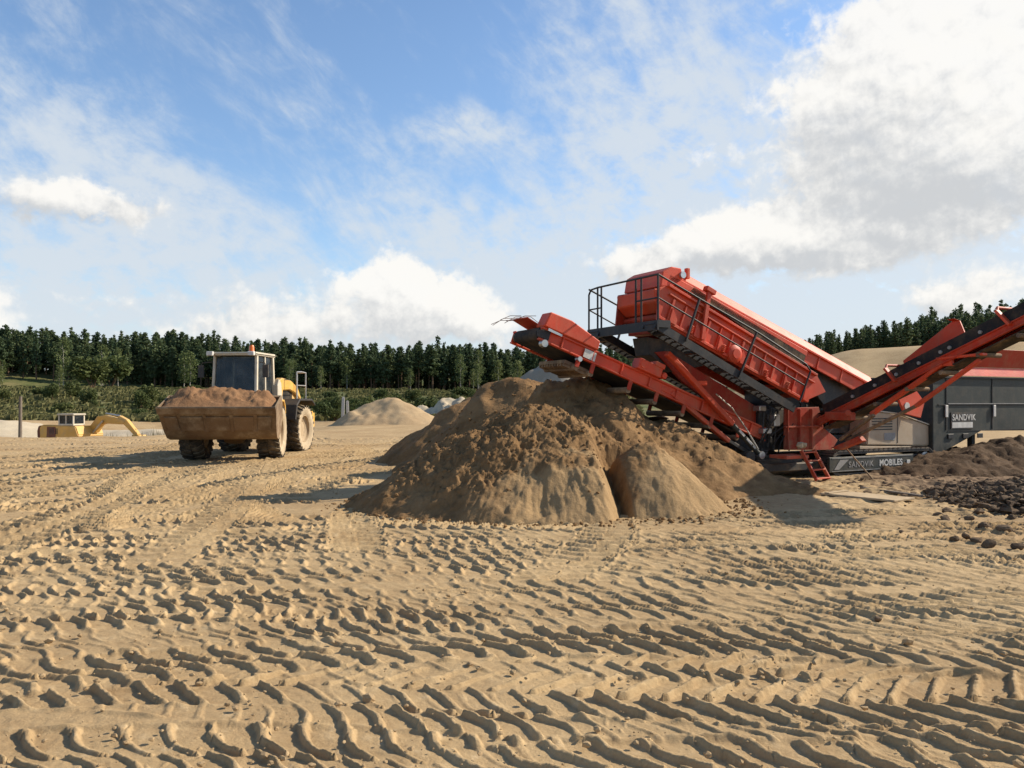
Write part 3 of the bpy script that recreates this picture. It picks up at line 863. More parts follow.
def far_cone(cx, cy, h, sl, ax, ay, seed, tp=0.5):
    base = lambda X, Y: cone(X, Y, cx, cy, h, sl, ax, ay, top=tp)
    def fn(X, Y):
        w = 0.5 * fbm(X * 0.35, Y * 0.35, seed, 3)
        return base(X + w, Y + w) + 0.05 * fbm(X * 1.5, Y * 1.5, seed + 5, 3) - 0.05
    return fn


def at_row(px, Y): return (px - 512) / F_PX * Y


Y0 = 66.0; X0 = at_row(390, Y0)
heap('sand_pile', X0 - 5, X0 + 5.2, Y0 - 5, Y0 + 5, 0.15, far_cone(X0, Y0, 2.4, 0.62, 1.15, 1.0, 401, 0.8), M['pile_dry'], 'smooth tan sand cone standing alone far off before the green bushes', 'sand pile')
Y0 = 80.0; X0 = at_row(452, Y0)
heap('sand_pile', X0 - 7, X0 + 5, Y0 - 4, Y0 + 4, 0.2, lambda X, Y: smax(far_cone(X0 + 0.5, Y0, 2.3, 0.55, 1.2, .8, 411)(X, Y), far_cone(X0 - 3, Y0 + .5, 1.3, 0.4, 1.3, .8, 415)(X, Y), .3) + 0.5 * fbm(X * .8, Y * .8, 417, 4) * (Y < 999),
     M['pile_pale'], 'pale broken spoil heap between the far tan cone and the brown piles', 'spoil heap')
Y0 = 46.0; X0 = at_row(557, Y0)
heap('gravel_pile', X0 - 6, X0 + 6, Y0 - 6, Y0 + 6, 0.18, far_cone(X0, Y0, 4.7, 0.85, 1, 1, 421, 0.4), M['pile_grey'], 'grey gravel cone peeking out behind the conveyor and the brown pile', 'gravel pile')
Y0 = 62.0; X0 = at_row(8, Y0)
heap('spoil_mound', X0 - 13, X0 + 7, Y0 - 5, Y0 + 5, 0.25, lambda X, Y: far_cone(X0 - 2, Y0, 0.75, 0.16, 1.6, .8, 431)(X, Y), M['pile_pale'], 'low pale mound behind the timber pole at the left edge', 'spoil heap')
Y0 = 64.0; X0 = at_row(150, Y0)
heap('spoil_mound', X0 - 7, X0 + 9, Y0 - 5, Y0 + 5, 0.25, lambda X, Y: far_cone(X0 + 1, Y0, 0.85, 0.2, 1.6, .8, 441)(X, Y), M['pile_pale'], 'low grey mound showing between the excavator arm and the loader bucket', 'spoil heap')
# ------------------------------------------------------------------ mobile screener
# machine frame: u runs along the machine (left to right, and away), v across it (away from the near track), z up
M_ROT = R(28); M_O = Vector((7.1, 18.0, 0.0))
_U = Vector((math.cos(M_ROT), math.sin(M_ROT))); _V = Vector((-math.sin(M_ROT), math.cos(M_ROT)))


def mv(px, py, v):
    """point of the machine's plane at depth v, read off the photograph -> (u, v, z)"""
    k = (px - 512) / F_PX
    ox, oy = M_O.x + v * _V.x, M_O.y + v * _V.y
    u = (k * oy - ox) / (_U.x - k * _U.y); Y = oy + u * _U.y
    return Vector((u, v, EYE + (HOR - py) / F_PX * Y))


def mu(px, py, u):
    k = (px - 512) / F_PX
    ox, oy = M_O.x + u * _U.x, M_O.y + u * _U.y
    v = (k * oy - ox) / (_V.x - k * _V.y); Y = oy + v * _V.y
    return Vector((u, v, EYE + (HOR - py) / F_PX * Y))


def build_screener():
    root = empty('mobile_screener', M_O, M_ROT)
    tag(root, 'red tracked screening machine with long conveyors and dark hopper, right of the sand piles', 'screening machine')
    red, dul, gry, rub, gut = M['red'], M['red_dull'], M['frame_grey'], M['rubber'], M['guts']

    def plate(name, pts, v, d, m, bevel=0.008, mb=None, parent=None):
        poly = [mv(px, py, v) for px, py in pts]
        b = (mb or MB()).prism(poly, (0, d, 0))
        return b if mb else b.build(name, m, parent or root, bevel)

    # ---------------- crawler tracks
    def crawler(v0, near):
        u0, u1, zb, zt, w = 0.05, 3.72, 0.0, 0.60, 0.46
        rr = (zt - zb) / 2; zc = (zt + zb) / 2
        def ring(r, n=14):
            pts = []
            for k in range(n + 1):
                a = math.pi / 2 + math.pi * k / n; pts.append((u0 + rr + r * math.cos(a), zc + r * math.sin(a)))
            for k in range(n + 1):
                a = -math.pi / 2 + math.pi * k / n; pts.append((u1 - rr + r * math.cos(a), zc + r * math.sin(a)))
            return pts
        o, i = ring(rr - 0.03), ring(rr - 0.085)
        n = len(o); b = MB()
        vs = [(p[0], v0, p[1]) for p in o] + [(p[0], v0 + w, p[1]) for p in o] + [(p[0], v0, p[1]) for p in i] + [(p[0], v0 + w, p[1]) for p in i]
        fs = []
        for k in range(n):
            j = (k + 1) % n
            fs += [(k, j, n + j, n + k), (2 * n + k, 3 * n + k, 3 * n + j, 2 * n + j), (k, 2 * n + k, 2 * n + j, j), (n + k, n + j, 3 * n + j, 3 * n + k)]
        b.add(vs, fs)
        # shoes with their grouser bars
        L = 2 * (u1 - u0 - 2 * rr) + 2 * math.pi * (rr - 0.03); N = 46
        def at(s):
            l = u1 - u0 - 2 * rr; q = math.pi * (rr - 0.03); s %= L
            if s < l: return Vector((u0 + rr + s, 0, zb + 0.03)), Vector((1, 0, 0)), Vector((0, 0, -1))
            s -= l
            if s < q:
                a = -math.pi / 2 + s / (rr - 0.03); return Vector((u1 - rr + (rr - .03) * math.cos(a), 0, zc + (rr - .03) * math.sin(a))), Vector((-math.sin(a), 0, math.cos(a))), Vector((math.cos(a), 0, math.sin(a)))
            s -= q
            if s < l: return Vector((u1 - rr - s, 0, zt - 0.03)), Vector((-1, 0, 0)), Vector((0, 0, 1))
            s -= l; a = math.pi / 2 + s / (rr - 0.03)
            return Vector((u0 + rr + (rr - .03) * math.cos(a), 0, zc + (rr - .03) * math.sin(a))), Vector((-math.sin(a), 0, math.cos(a))), Vector((math.cos(a), 0, math.sin(a)))
        for k in range(N):
            p, t, nn = at(k * L / N)
            p = p + Vector((0, v0 + w / 2, 0))
            b.frame_box(p + nn * 0.008, t * (L / N * 0.44), Vector((0, w / 2 + 0.012, 0)), nn * 0.014)
            b.frame_box(p + nn * 0.028, t * 0.012, Vector((0, w / 2, 0)), nn * 0.012)
        tr = b.build('crawler_track', gut, root)
        f = MB()
        f.box(u0 + 0.42, u1 - 0.5, v0 + 0.05, v0 + w - 0.05, zb + 0.12, zt - 0.16)
        f.build('track_frame', gry, tr, 0.015)
        for uc in (u0 + rr, u1 - rr):
            s = MB()
            s.lathe([(0, 0.0), (0.06, 0.0), (0.075, -0.02), (0.11, -0.02), (0.115, 0.02), (0.19, 0.03), (0.20, 0.10), (0.20, w - 0.06), (0, w - 0.06)], (uc, v0 + 0.01, zc), (0, 1, 0), 24)
            for k in range(9):
                a = k * 2 * math.pi / 9
                s.frame_box((uc + 0.2 * math.cos(a), v0 + w / 2, zc + 0.2 * math.sin(a)), (0.03 * math.cos(a), 0, 0.03 * math.sin(a)), (0, 0.05, 0), (-0.025 * math.sin(a), 0, 0.025 * math.cos(a)))
            s.build('sprocket', M['steel'] if near and uc > 2 else gut, tr, smooth=30)
        if near:
            a = [mv(829, 458.5, v0 - 0.02), mv(913, 452.5, v0 - 0.02), mv(913, 467, v0 - 0.02), mv(829, 473.5, v0 - 0.02)]
            za, zb2 = 0.455, 0.115
            x0, x1 = a[0].x, a[1].x
            sp = MB().box(x0, x1, v0 - 0.035, v0 + 0.04, zb2, za).build('side_panel', M['green_grey'], tr, 0.01)
            st = MB().box(x0 + 0.08, x1 - 0.06, v0 - 0.042, v0 - 0.036, zb2 + 0.02, zb2 + 0.035)
            st.box(x0 + 0.08, x1 - 0.06, v0 - 0.042, v0 - 0.036, za - 0.035, za - 0.02)
            # slanted flash at the left end
            st.prism([(x0 + 0.14, v0 - 0.043, zb2 + 0.06), (x0 + 0.30, v0 - 0.043, zb2 + 0.06), (x0 + 0.62, v0 - 0.043, za - 0.06), (x0 + 0.34, v0 - 0.043, za - 0.06)], (0, 0.006, 0))
            st.build('decal_stripe', M['sticker_grey'], tr)
            text_mesh('lettering', 'SANDVIK', 0.19, M['sticker_grey'], tr, (x0 + 0.62, v0 - 0.038, 0.215), (1, 0, 0), (0, 0, 1), 0.003, 0.002)
            text_mesh('lettering', 'MOBILES', 0.20, M['sticker'], tr, (x0 + 1.66, v0 - 0.038, 0.215), (1, 0, 0), (0, 0, 1), 0.003, 0.006)
            MB().box(x1 - 0.26, x1 - 0.14, v0 - 0.05, v0 - 0.034, 0.2, 0.32).build('end_cap', M['sticker'], tr, 0.004)
        return tr
    crawler(0.0, True); crawler(1.95, False)

    # ---------------- chassis, guts
    b = MB()
    b.box(-2.2, 5.2, 0.62, 0.80, 0.62, 0.92); b.box(-2.2, 5.2, 1.62, 1.80, 0.62, 0.92)
    for u in (-2.1, -0.9, 0.4, 1.8, 3.4): b.box(u, u + 0.2, 0.80, 1.62, 0.64, 0.88)
    b.build('chassis', gry, root, 0.01)
    b = MB()
    b.box(-1.5, -0.15, 0.62, 1.75, 0.93, 1.55); b.box(-0.9, 0.9, 0.9, 1.7, 1.0, 2.1); b.box(0.7, 1.7, 0.7, 1.7, 0.95, 1.5)
    b.box(-2.4, -1.5, 0.85, 1.6, 0.35, 0.75)
    for k in range(7):
        u = -1.6 + 0.22 * k; b.tube((u, 0.45 + 0.04 * (k % 3), 0.6 + 0.1 * (k % 2)), (u + 0.12, 0.5, 1.5 + 0.07 * (k % 4)), 0.025, n=6)
    b.build('pump_housing', gut, root, 0.02)
    b = MB()
    for k in range(9):
        s = random.random
        p0 = Vector((-1.75 + 0.16 * k, 0.42 + 0.05 * s(), 0.55 + 0.3 * s())); p3 = Vector((-1.4 + 0.25 * k, 0.45 + 0.1 * s(), 1.3 + 0.5 * s()))
        p1 = p0 + Vector((0.2 * s() - 0.2, -0.12, 0.35)); p2 = p3 + Vector((0.1, -0.15, -0.4 * s()))
        b.path([(1 - t) ** 3 * p0 + 3 * (1 - t) ** 2 * t * p1 + 3 * (1 - t) * t * t * p2 + t ** 3 * p3 for t in [i / 10 for i in range(11)]], 0.018, 6)
    b.split('hydraulic_hose', rub, root, smooth=60)
    b = MB()
    b.box(-1.62, -1.38, 0.36, 0.62, 1.0, 1.12); b.box(-1.30, -1.12, 0.36, 0.6, 1.16, 1.42); b.box(-1.7, -1.5, 0.4, 0.62, 1.5, 1.62)
    b.split('valve_block', M['steel'], root, 0.015)

    # ---------------- red tower that carries the low end of the screen
    b = plate('', [(785, 408), (819, 407), (824, 428), (838, 440), (832, 450), (785, 450)], 0.34, 0.05, red, mb=MB())
    for px in (787, 799, 811):
        a = mv(px, 409, 0.31); c = mv(px + 0.5, 449, 0.31)
        b.box(a.x - 0.015, a.x + 0.015, 0.26, 0.345, c.z, a.z)
    a = mv(785, 427, 0.3); c = mv(822, 427, 0.3)
    b.box(a.x, c.x, 0.27, 0.345, a.z - 0.02, a.z + 0.02)
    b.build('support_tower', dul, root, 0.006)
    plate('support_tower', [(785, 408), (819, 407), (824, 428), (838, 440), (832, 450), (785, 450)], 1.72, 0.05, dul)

    # ---------------- screen box
    top = [(668, 284), (816, 374)]; bot = [(657, 319), (803, 402)]
    poly = [(660, 287), (672, 285), (816, 373), (826, 392), (803, 402), (657, 320)]
    sb = plate('screen_box', poly, 0.30, 0.05, red)
    A = mv(668, 284, 0.3); B = mv(816, 374, 0.3); C = mv(657, 319, 0.3); D = mv(803, 402, 0.3)
    ax = (B - A).normalized(); nz = Vector((-ax.z, 0, ax.x))
    hgt = (A - C).dot(nz)
    b = MB()
    # far wall, deck cross tubes and the closed end
    P = [mv(px, py, 0.3) for px, py in poly]
    b.prism([p + Vector((0, 1.40, 0)) for p in P], (0, 0.05, 0))
    for k in range(9):
        p = A + ax * (0.2 + 0.52 * k) + Vector((0, 0.06, 0))
        b.tube(p - nz * 0.25, p - nz * 0.25 + Vector((0, 1.33, 0)), 0.05, n=8)
        b.tube(p - nz * 0.62, p - nz * 0.62 + Vector((0, 1.33, 0)), 0.05, n=8)
    b.prism([p + Vector((0, 0.06, 0)) for p in (A - nz * .34, B - nz * .34, B - nz * .38, A - nz * .38)], (0, 1.33, 0))
    b.build('screen_deck', dul, sb)
    b = MB()
    # stiffener flange, ribs, gussets and bolted lumps on the near side
    b.beam(A - nz * 0.03 + Vector((0, -0.03, 0)), B - nz * 0.03 + Vector((0, -0.03, 0)), 0.07, 0.05, nz)
    b.beam(A - nz * 0.22 + Vector((0.1, -0.03, 0)), B - nz * 0.22 + Vector((0, -0.03, 0)), 0.05, 0.03, nz)
    b.beam(C + nz * 0.05 + Vector((0, -0.02, 0)), D + nz * 0.05 + Vector((0, -0.02, 0)), 0.05, 0.06, nz)
    Ltot = (B - A).length
    for k in range(13):
        s = 0.25 + k * (Ltot - 0.5) / 12
        p = A + ax * s
        w = 0.018 if k % 3 else 0.03
        b.frame_box(p - nz * (hgt * 0.62) + Vector((0, -0.022, 0)), ax * w, (0, 0.024, 0), nz * (hgt * 0.33))
        if k % 2 == 0:
            b.prism([p - nz * .42 + Vector((0, 0.0, 0)), p - nz * .72 + ax * 0.02, p - nz * .72 + ax * .20, p - nz * .60 + ax * .20], (0, -0.07, 0))
    b.build('side_rib', red, sb, 0.006)
    p = mv(733, 354, 0.3)
    MB().lathe([(0, -0.12), (0.10, -0.12), (0.11, -0.10), (0.15, -0.09), (0.19, -0.07), (0.19, 0.0)], p, (0, 1, 0), 28).build('bearing_cover', red, sb, smooth=30)
    # motor and spring mounts seen along the lower edge
    for px, py in ((690, 327), (722, 346), (764, 371), (786, 383)):
        q = mv(px, py, 0.3); s = MB()
        for j in range(5): s.lathe([(0.05, -0.015), (0.068, 0.0), (0.05, 0.015)], q + Vector((0, -0.05, 0)) - nz * (0.035 * j), nz, 12)
        s.build('spring_mount', red, sb, smooth=40)
    # upright stiffener post with its bracket
    a, c = mv(709, 292, 0.22), mv(702, 340, 0.22)
    b = MB(); b.beam(a, c, 0.07, 0.10, (1, 0, 0)); b.frame_box(a + Vector((0.02, 0, 0.03)), ax * 0.13, (0, 0.07, 0), nz * 0.05)
    b.build('stiffener_post', red, sb, 0.01)
    # low end lip of the box on the left: two stepped chutes
    zl = mv(662, 285, 0.3)
    b = MB()
    e0 = mv(661, 290, 0.35).x + 0.12
    b.prism([(e0 - 0.26, 0.36, 3.72), (e0 - 0.28, 0.36, 3.98), (e0 + 0.30, 0.36, 4.02), (e0 + 0.30, 0.36, 3.52), (e0 - 0.05, 0.36, 3.52)], (0, 1.30, 0))
    b.build('discharge_lip', red, sb, 0.02)
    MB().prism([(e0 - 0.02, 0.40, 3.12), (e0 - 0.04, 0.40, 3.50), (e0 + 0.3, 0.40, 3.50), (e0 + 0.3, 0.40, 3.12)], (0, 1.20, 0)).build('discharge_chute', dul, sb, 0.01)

    # ---------------- dark rubber band between screen and feed conveyor
    plate('dust_skirt', [(690, 291), (694, 287), (806, 355), (803, 368)], 0.36, 0.04, M['rubber_dusty'])
    b = MB(); b.beam(mv(668, 277, 0.40), mv(806, 354, 0.40), 0.08, 0.13, nz); b.build('skirt_rail', red, root, 0.012)
    plate('chute_panel', [(790, 352), (802, 348), (853, 386), (850, 397), (840, 405), (826, 408), (816, 394), (812, 372)], 0.62, 0.9, gut)

    # ---------------- main feed conveyor over the screen
    e = [(675, 276), (874, 384.5), (853, 387), (744, 323), (668, 282)]
    E0, E1 = mv(677, 277, 0.46), mv(874, 386, 0.46)
    fx = (E1 - E0).normalized(); fn = Vector((-fx.z, 0, fx.x)); Lf = (E1 - E0).length
    fc = MB()
    for v in (0.46, 1.60):
        fc.prism([Vector((p.x, v, p.z)) for p in (E0, E1, E1 - fn * 0.34, E0 - fn * 0.30)], (0, 0.05, 0))
    for k in range(7):
        p = E0 + fx * (0.3 + k * (Lf - .6) / 6) - fn * 0.28
        fc.beam(Vector((p.x, 0.51, p.z)), Vector((p.x, 1.60, p.z)), 0.08, 0.06, fn)
    feed = fc.build('feed_conveyor', red, root, 0.008)
    b = MB()
    for k in range(8):
        p = E0 + fx * (0.35 + k * (Lf - .7) / 7) - fn * 0.17
        b.frame_box(p + Vector((0, -0.012, 0)), fx * 0.02, (0, 0.014, 0), fn * 0.15)
    b.beam(E0 - fn * .02 + Vector((0, -0.02, 0)), E1 - fn * .02 + Vector((0, -0.02, 0)), 0.05, 0.045, fn)
    b.build('side_stiffener', red, feed, 0.005)
    # sloping dust cover on top, leaning inward
    b = MB()
    for v0, sgn in ((0.45, 1), (1.66, -1)):
        b.prism([Vector((p.x, v0, p.z)) for p in (E0 + fn * 0.005, E1 + fn * 0.005)] + [Vector((p.x, v0 + sgn * 0.17, p.z)) for p in (E1 + fn * 0.22, E0 + fn * 0.22)], (0, sgn * 0.02, 0.02))
    b.build('dust_cover', M['red_gloss'], feed, 0.004)
    MB().prism([Vector((p.x, 0.55, p.z)) for p in (E0 - fn * .10, E1 - fn * .10, E1 - fn * .13, E0 - fn * .13)], (0, 1.0, 0)).build('belt', rub, feed)
    # head box
    h0 = mv(632, 292, 1.6); h1 = mv(664, 268, 0.34)
    b = MB()
    b.prism([(e0 - 0.12, 0.36, 4.03), (e0 - 0.06, 0.36, 4.34), (e0 + 0.16, 0.36, 4.46), (e0 + 0.42, 0.36, 4.44), (e0 + 0.46, 0.36, 4.2), (e0 + 0.2, 0.36, 4.05)], (0, 1.26, 0))
    hd = b.build('head_box', red, feed, 0.02)
    MB().tube((e0 + 0.42, 0.30, 4.30), (e0 + 0.42, 0.42, 4.30), 0.07, n=16).build('drum_hub', M['steel'], hd, smooth=40)
    b = MB(); b.box(e0 + 0.60, e0 + 0.68, 0.40, 0.50, 4.25, 4.47); b.build('hood_clamp', red, hd, 0.01)

    # ---------------- catwalk and its rails
    K0, K1 = mv(657, 321, -0.15), mv(796, 406, -0.15)
    kx = (K1 - K0).normalized(); kn = Vector((-kx.z, 0, kx.x)); Lk = (K1 - K0).length
    def walkway(v0, v1, name):
        w = MB()
        w.prism([Vector((p.x, v0, p.z)) for p in (K0 + kn * .02, K1 + kn * .02, K1 - kn * .15, K0 - kn * .15)], (0, 0.035, 0))
        w.prism([Vector((p.x, v1 - 0.035, p.z)) for p in (K0, K1, K1 - kn * .12, K0 - kn * .12)], (0, 0.035, 0))
        n = 26
        for k in range(n + 1):
            p = K0 + kx * (k * Lk / n) - kn * 0.04
            w.frame_box(Vector((p.x, (v0 + v1) / 2, p.z)), kx * 0.012, (0, (v1 - v0) / 2 - 0.036, 0), kn * 0.02)
        for v in np.linspace(v0 + 0.1, v1 - 0.1, 4):
            w.beam(Vector((K0.x, v, K0.z)) - kn * .045, Vector((K1.x, v, K1.z)) - kn * .045, 0.012, 0.03, kn)
        for k in range(5):
            p = K0 + kx * (0.3 + k * (Lk - 0.6) / 4) - kn * 0.11
            w.frame_box(Vector((p.x, (v0 + v1) / 2, p.z)), kx * 0.03, (0, (v1 - v0) / 2 - 0.036, 0), kn * 0.03)
        return w.build(name, gry, root)
    walkway(-0.15, 0.27, 'walkway'); walkway(1.80, 2.22, 'walkway')
    # end platform
    x0, x1, zz = K0.x - 0.02, K0.x + 0.30, K0.z + 0.02
    b = MB()
    b.box(x0, x0 + 0.04, -0.19, 2.26, zz - 0.19, zz); b.box(x0 + .04, x1, -0.19, -0.155, zz - 0.14, zz); b.box(x0 + .04, x1, 2.225, 2.26, zz - .14, zz)
    for k in range(16):
        v = -0.1 + 2.3 * k / 15; b.box(x0 + 0.04, x1, v - 0.012, v + 0.012, zz - 0.06, zz - 0.02)
    for u in (x0 + .12, x1 - .03): b.box(u, u + 0.03, -0.155, 2.225, zz - 0.11, zz - 0.062)
    b.build('end_platform', gry, root)
    rail = MB()
    r = 0.021; zt = 4.17
    c0 = Vector((x0 + 0.03, -0.17, zt)); 
    for v in (-0.17, 0.36, 0.54, 1.76, 1.90, 2.24):
        rail.tube((x0 + 0.03, v, zz - 0.1), (x0 + 0.03, v, zt if v < 2.2 else zt - 0.12), r, n=8)
    rail.path([(x0 + .03, -0.17, zt), (x0 + .03, 0.6, zt), (x0 + .03, 1.4, zt), (x0 + .03, 1.9, zt)], r, 8)
    rail.path([(x0 + .03, 1.9, zt), (x0 + .03, 2.16, zt - 0.02), (x0 + .03, 2.24, zt - 0.12)], r, 8)
    for z in (3.72,):
        rail.tube((x0 + .03, -0.17, z), (x0 + .03, 0.54, z), r * 0.8, n=8); rail.tube((x0 + .03, 1.76, z), (x0 + .03, 2.24, z), r * 0.8, n=8)
    # near side rail, posts square to the sloping deck
    def siderail(v):
        T0 = Vector((x0 + .03, v, zt)); 
        T1 = mv(757, 332, -0.17); T2 = mv(806, 364, -0.17); T3 = mv(810.5, 371, -0.17); T4 = mv(800, 401, -0.17)
        fixv = lambda p: Vector((p.x, v, p.z))
        pts = [T0, fixv(mv(700, 299, -.17)), fixv(T1), fixv(T2), fixv(T3), fixv(T4)]
        rail.path(pts, r, 8)
        M0 = Vector((x0 + .03, v, 3.72)); M1 = fixv(mv(804, 385, -.17))
        rail.path([M0, M1], r * 0.8, 8)
        for (ax_, ay_), (bx_, by_) in (((699.5, 299), (686, 341)), ((757, 332), (739, 377))):
            rail.beam(fixv(mv(ax_, ay_, -.17)), fixv(mv(bx_, by_, -.17)), 0.05, 0.03, kx)
    siderail(-0.17); siderail(2.24)
    rail.build('guard_rail', gry, root, smooth=50)

    # ---------------- legs and subframe under the walkway
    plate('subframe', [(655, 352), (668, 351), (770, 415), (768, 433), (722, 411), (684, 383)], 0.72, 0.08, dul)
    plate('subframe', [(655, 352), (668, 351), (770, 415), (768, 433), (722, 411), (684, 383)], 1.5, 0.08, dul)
    plate('drive_guard', [(647, 337), (690, 345), (704, 366), (672, 372), (650, 355)], 0.75, 0.5, gut)
    b = MB(); a, c = mv(667, 353, 0.40), mv(732, 424, 0.40)
    b.beam(a, c, 0.11, 0.13, (0, 1, 0))
    b.frame_box(mv(700, 383, .40), (0.16, 0, 0), (0, 0.05, 0), (0, 0, 0.05))
    leg = b.build('lift_arm', red, root, 0.012)
    a, c = mv(731, 423, 0.40), mv(760, 455, 0.40)
    MB().tube(a, c, 0.055, n=14).build('ram_tube', M['green_grey'], leg, smooth=40)
    MB().tube(a + (c - a) * -0.1, c, 0.03, n=12).build('ram_rod', M['steel'], leg, smooth=40)
    MB().lathe([(0, -.07), (0.085, -.07), (0.085, .07), (0, .07)], c, (0, 1, 0), 18).build('pivot_eye', M['steel'], leg, smooth=40)
    d = (c - a); dn = d.normalized(); sd = Vector((0, -1, 0)); up = dn.cross(sd)
    dec = MB()
    for t0, t1 in ((0.22, 0.40), (0.48, 0.66), (0.70, 0.78)):
        dec.frame_box(a + d * ((t0 + t1) / 2) + sd * 0.054, d * ((t1 - t0) / 2), up * 0.026, sd * 0.004)
    dec.split('ram_decal', M['sticker'], leg)
    b = MB(); b.path([mv(716, 394, .33), mv(732, 408, .3), mv(747, 430, .3), mv(758, 449, .33)], 0.016, 6); b.build('hydraulic_line', M['steel'], leg, smooth=60)

    # ---------------- stockpile conveyor to the left
    A0, A1 = mv(541, 328, 0.55), mv(766, 430, 0.55)
    cx = (A1 - A0).normalized(); cn = Vector((-cx.z, 0, cx.x)); Lc = (A1 - A0).length
    at = lambda s, v, n=0.0: Vector((A0.x, 0, A0.z)) + cx * s + cn * n + Vector((0, v, 0))
    b = MB()
    for v in (0.52, 1.62):
        s = 1 if v < 1 else -1
        b.prism([at(0, v, 0.02), at(Lc, v, 0.02), at(Lc, v, -0.24), at(0.0, v, -0.20)], (0, 0.03, 0))
        b.prism([at(0, v - 0.04, 0.03), at(Lc, v - 0.04, 0.03), at(Lc, v - 0.04, -0.01), at(0, v - 0.04, -0.01)], (0, 0.10, 0))
        b.prism([at(0, v - 0.04, -0.20), at(Lc, v - 0.04, -0.23), at(Lc, v - 0.04, -0.26), at(0, v - 0.04, -0.23)], (0, 0.10, 0))
        for k in range(8):
            q = at(0.5 + k * (Lc - 1) / 7, v - 0.03, -0.11); b.frame_box(q, cx * 0.015, (0, 0.02, 0), cn * 0.10)
    conv = b.build('stockpile_conveyor', red, root, 0.006)
    # belt loop with the head drum
    b = MB(); hs = 0.08; rd = 0.13
    prof = [at(Lc, 0.58, 0.06)] + [at(hs + rd * math.cos(a), 0.58, -0.09 + rd * math.sin(a)) for a in [math.pi / 2 + math.pi * k / 12 for k in range(13)]] + [at(Lc, 0.58, -0.34), at(Lc, 0.58, -0.31)]
    inner = [at(hs + (rd - .03) * math.cos(a), 0.58, -0.09 + (rd - .03) * math.sin(a)) for a in [math.pi * 1.5 - math.pi * k / 12 for k in range(13)]]
    b.prism(prof + inner + [at(Lc, 0.58, 0.03)], (0, 0.90, 0))
    b.build('belt', rub, conv, smooth=35)
    MB().tube(at(hs, 0.50, -0.09), at(hs, 1.60, -0.09), 0.095, n=20).build('head_drum', M['roller'], conv, smooth=40)
    MB().prism([at(-0.08, 0.49, -0.06), at(0.20, 0.49, 0.0), at(0.20, 0.49, -0.18), at(-0.05, 0.49, -0.19)], (0, 0.03, 0)).build('take_up_plate', gry, conv, 0.004)
    for s in (0.12, 0.95):
        MB().tube(at(s, 0.44, -0.27), at(s, 0.56, -0.27), 0.07 if s < .5 else .05, n=14).build('bearing_housing', M['steel'], conv, smooth=40)
    hood = MB().prism([at(0.05, 0.44, 0.34), at(0.55, 0.44, 0.36), at(1.28, 0.44, 0.22), at(1.28, 0.44, 0.035), at(0.0, 0.44, 0.035)], (0, 0.34, 0)).build('motor_guard', red, conv, 0.02)
    MB().prism([at(0.10, 0.434, 0.03), at(0.42, 0.434, 0.02), at(0.42, 0.434, -0.02), at(0.10, 0.434, -0.02)], (0, 0.006, 0)).build('bolt_row', M['steel'], hood)
    q = at(1.15, 0.474, -0.11); MB().frame_box(q, cx * 0.14, (0, 0.003, 0), cn * 0.085).build('rating_plate', M['sticker'], conv)
    for s in (0.95, 1.30, 2.25, 2.95, 3.7, 4.5, 5.3):
        MB().tube(at(s, 0.50, -0.44), at(s, 1.64, -0.44), 0.062, n=12).build('return_roller', M['roller'], conv, smooth=40)
    b = MB()
    for s in (0.95, 1.30, 2.25, 2.95, 3.7, 4.5, 5.3):
        for v in (0.50, 1.63): b.frame_box(at(s, v, -0.33), cx * 0.045, (0, 0.015, 0), cn * 0.10)
    b.split('roller_bracket', dul, conv, 0.004)
    # scraper teeth plate under the head
    b = MB(); b.prism([at(0.72, 0.6, -0.36), at(1.30, 0.6, -0.36), at(1.30, 0.6, -0.42), at(0.72, 0.6, -0.43)], (0, 0.98, 0))
    for k in range(10): b.frame_box(at(1.0, 0.64 + 0.1 * k, -0.44), cx * 0.27, (0, 0.02, 0), cn * 0.04)
    b.build('belt_scraper', M['roller'], conv)
    # winch block on the rail
    b = MB()
    b.frame_box(at(2.55, 0.50, 0.14), cx * 0.30, (0, 0.12, 0), cn * 0.11); b.frame_box(at(2.75, 0.46, 0.27), cx * 0.13, (0, 0.1, 0), cn * 0.05)
    b.tube(at(2.35, 0.36, 0.15), at(2.35, 0.66, 0.15), 0.09, n=14); b.tube(at(2.95, 0.40, 0.12), at(2.95, 0.60, 0.12), 0.07, n=12)
    b.build('folding_hinge', red, conv, 0.012)
    # bent guard wires at the head
    b = MB()
    for v, dz in ((0.9, 0.0), (1.4, 0.02)):
        b.path([at(0.25, v, 0.14 + dz), at(-0.10, v, 0.22 + dz), at(-0.40, v + .03, 0.10 + dz), at(-0.58, v + .02, -0.10)], 0.006, 5)
    for s, n in ((-0.10, 0.22), (-0.4, 0.10), (-0.56, -0.06)): b.path([at(s, 0.70, n), at(s - .03, 1.1, n + .03), at(s, 1.55, n)], 0.006, 5)
    b.build('guard_wire', M['rust'], conv, smooth=60)
    MB().prism([at(0.30, 0.9, 0.13), at(-0.16, 0.9, 0.19), at(-0.30, 0.9, 0.12), at(-0.30, 0.9, 0.105), at(-0.16, 0.9, 0.175), at(0.30, 0.9, 0.115)], (0, 0.6, 0)).build('head_flap', dul, conv)
    # lower brace of the conveyor
    for v in (0.56, 1.6):
        b = MB(); b.beam(mv(670, 393, v), mv(728, 441, v), 0.09, 0.13, (0, 1, 0)); b.beam(mv(660, 388, v), mv(682, 398, v), 0.10, 0.10, (0, 1, 0)); br = b.build('brace', red, conv, 0.01)
        b = MB(); b.beam(mv(727, 440, v), mv(775, 470, v), 0.08, 0.10, (0, 1, 0)); b.build('brace_end', gut, br, 0.01)
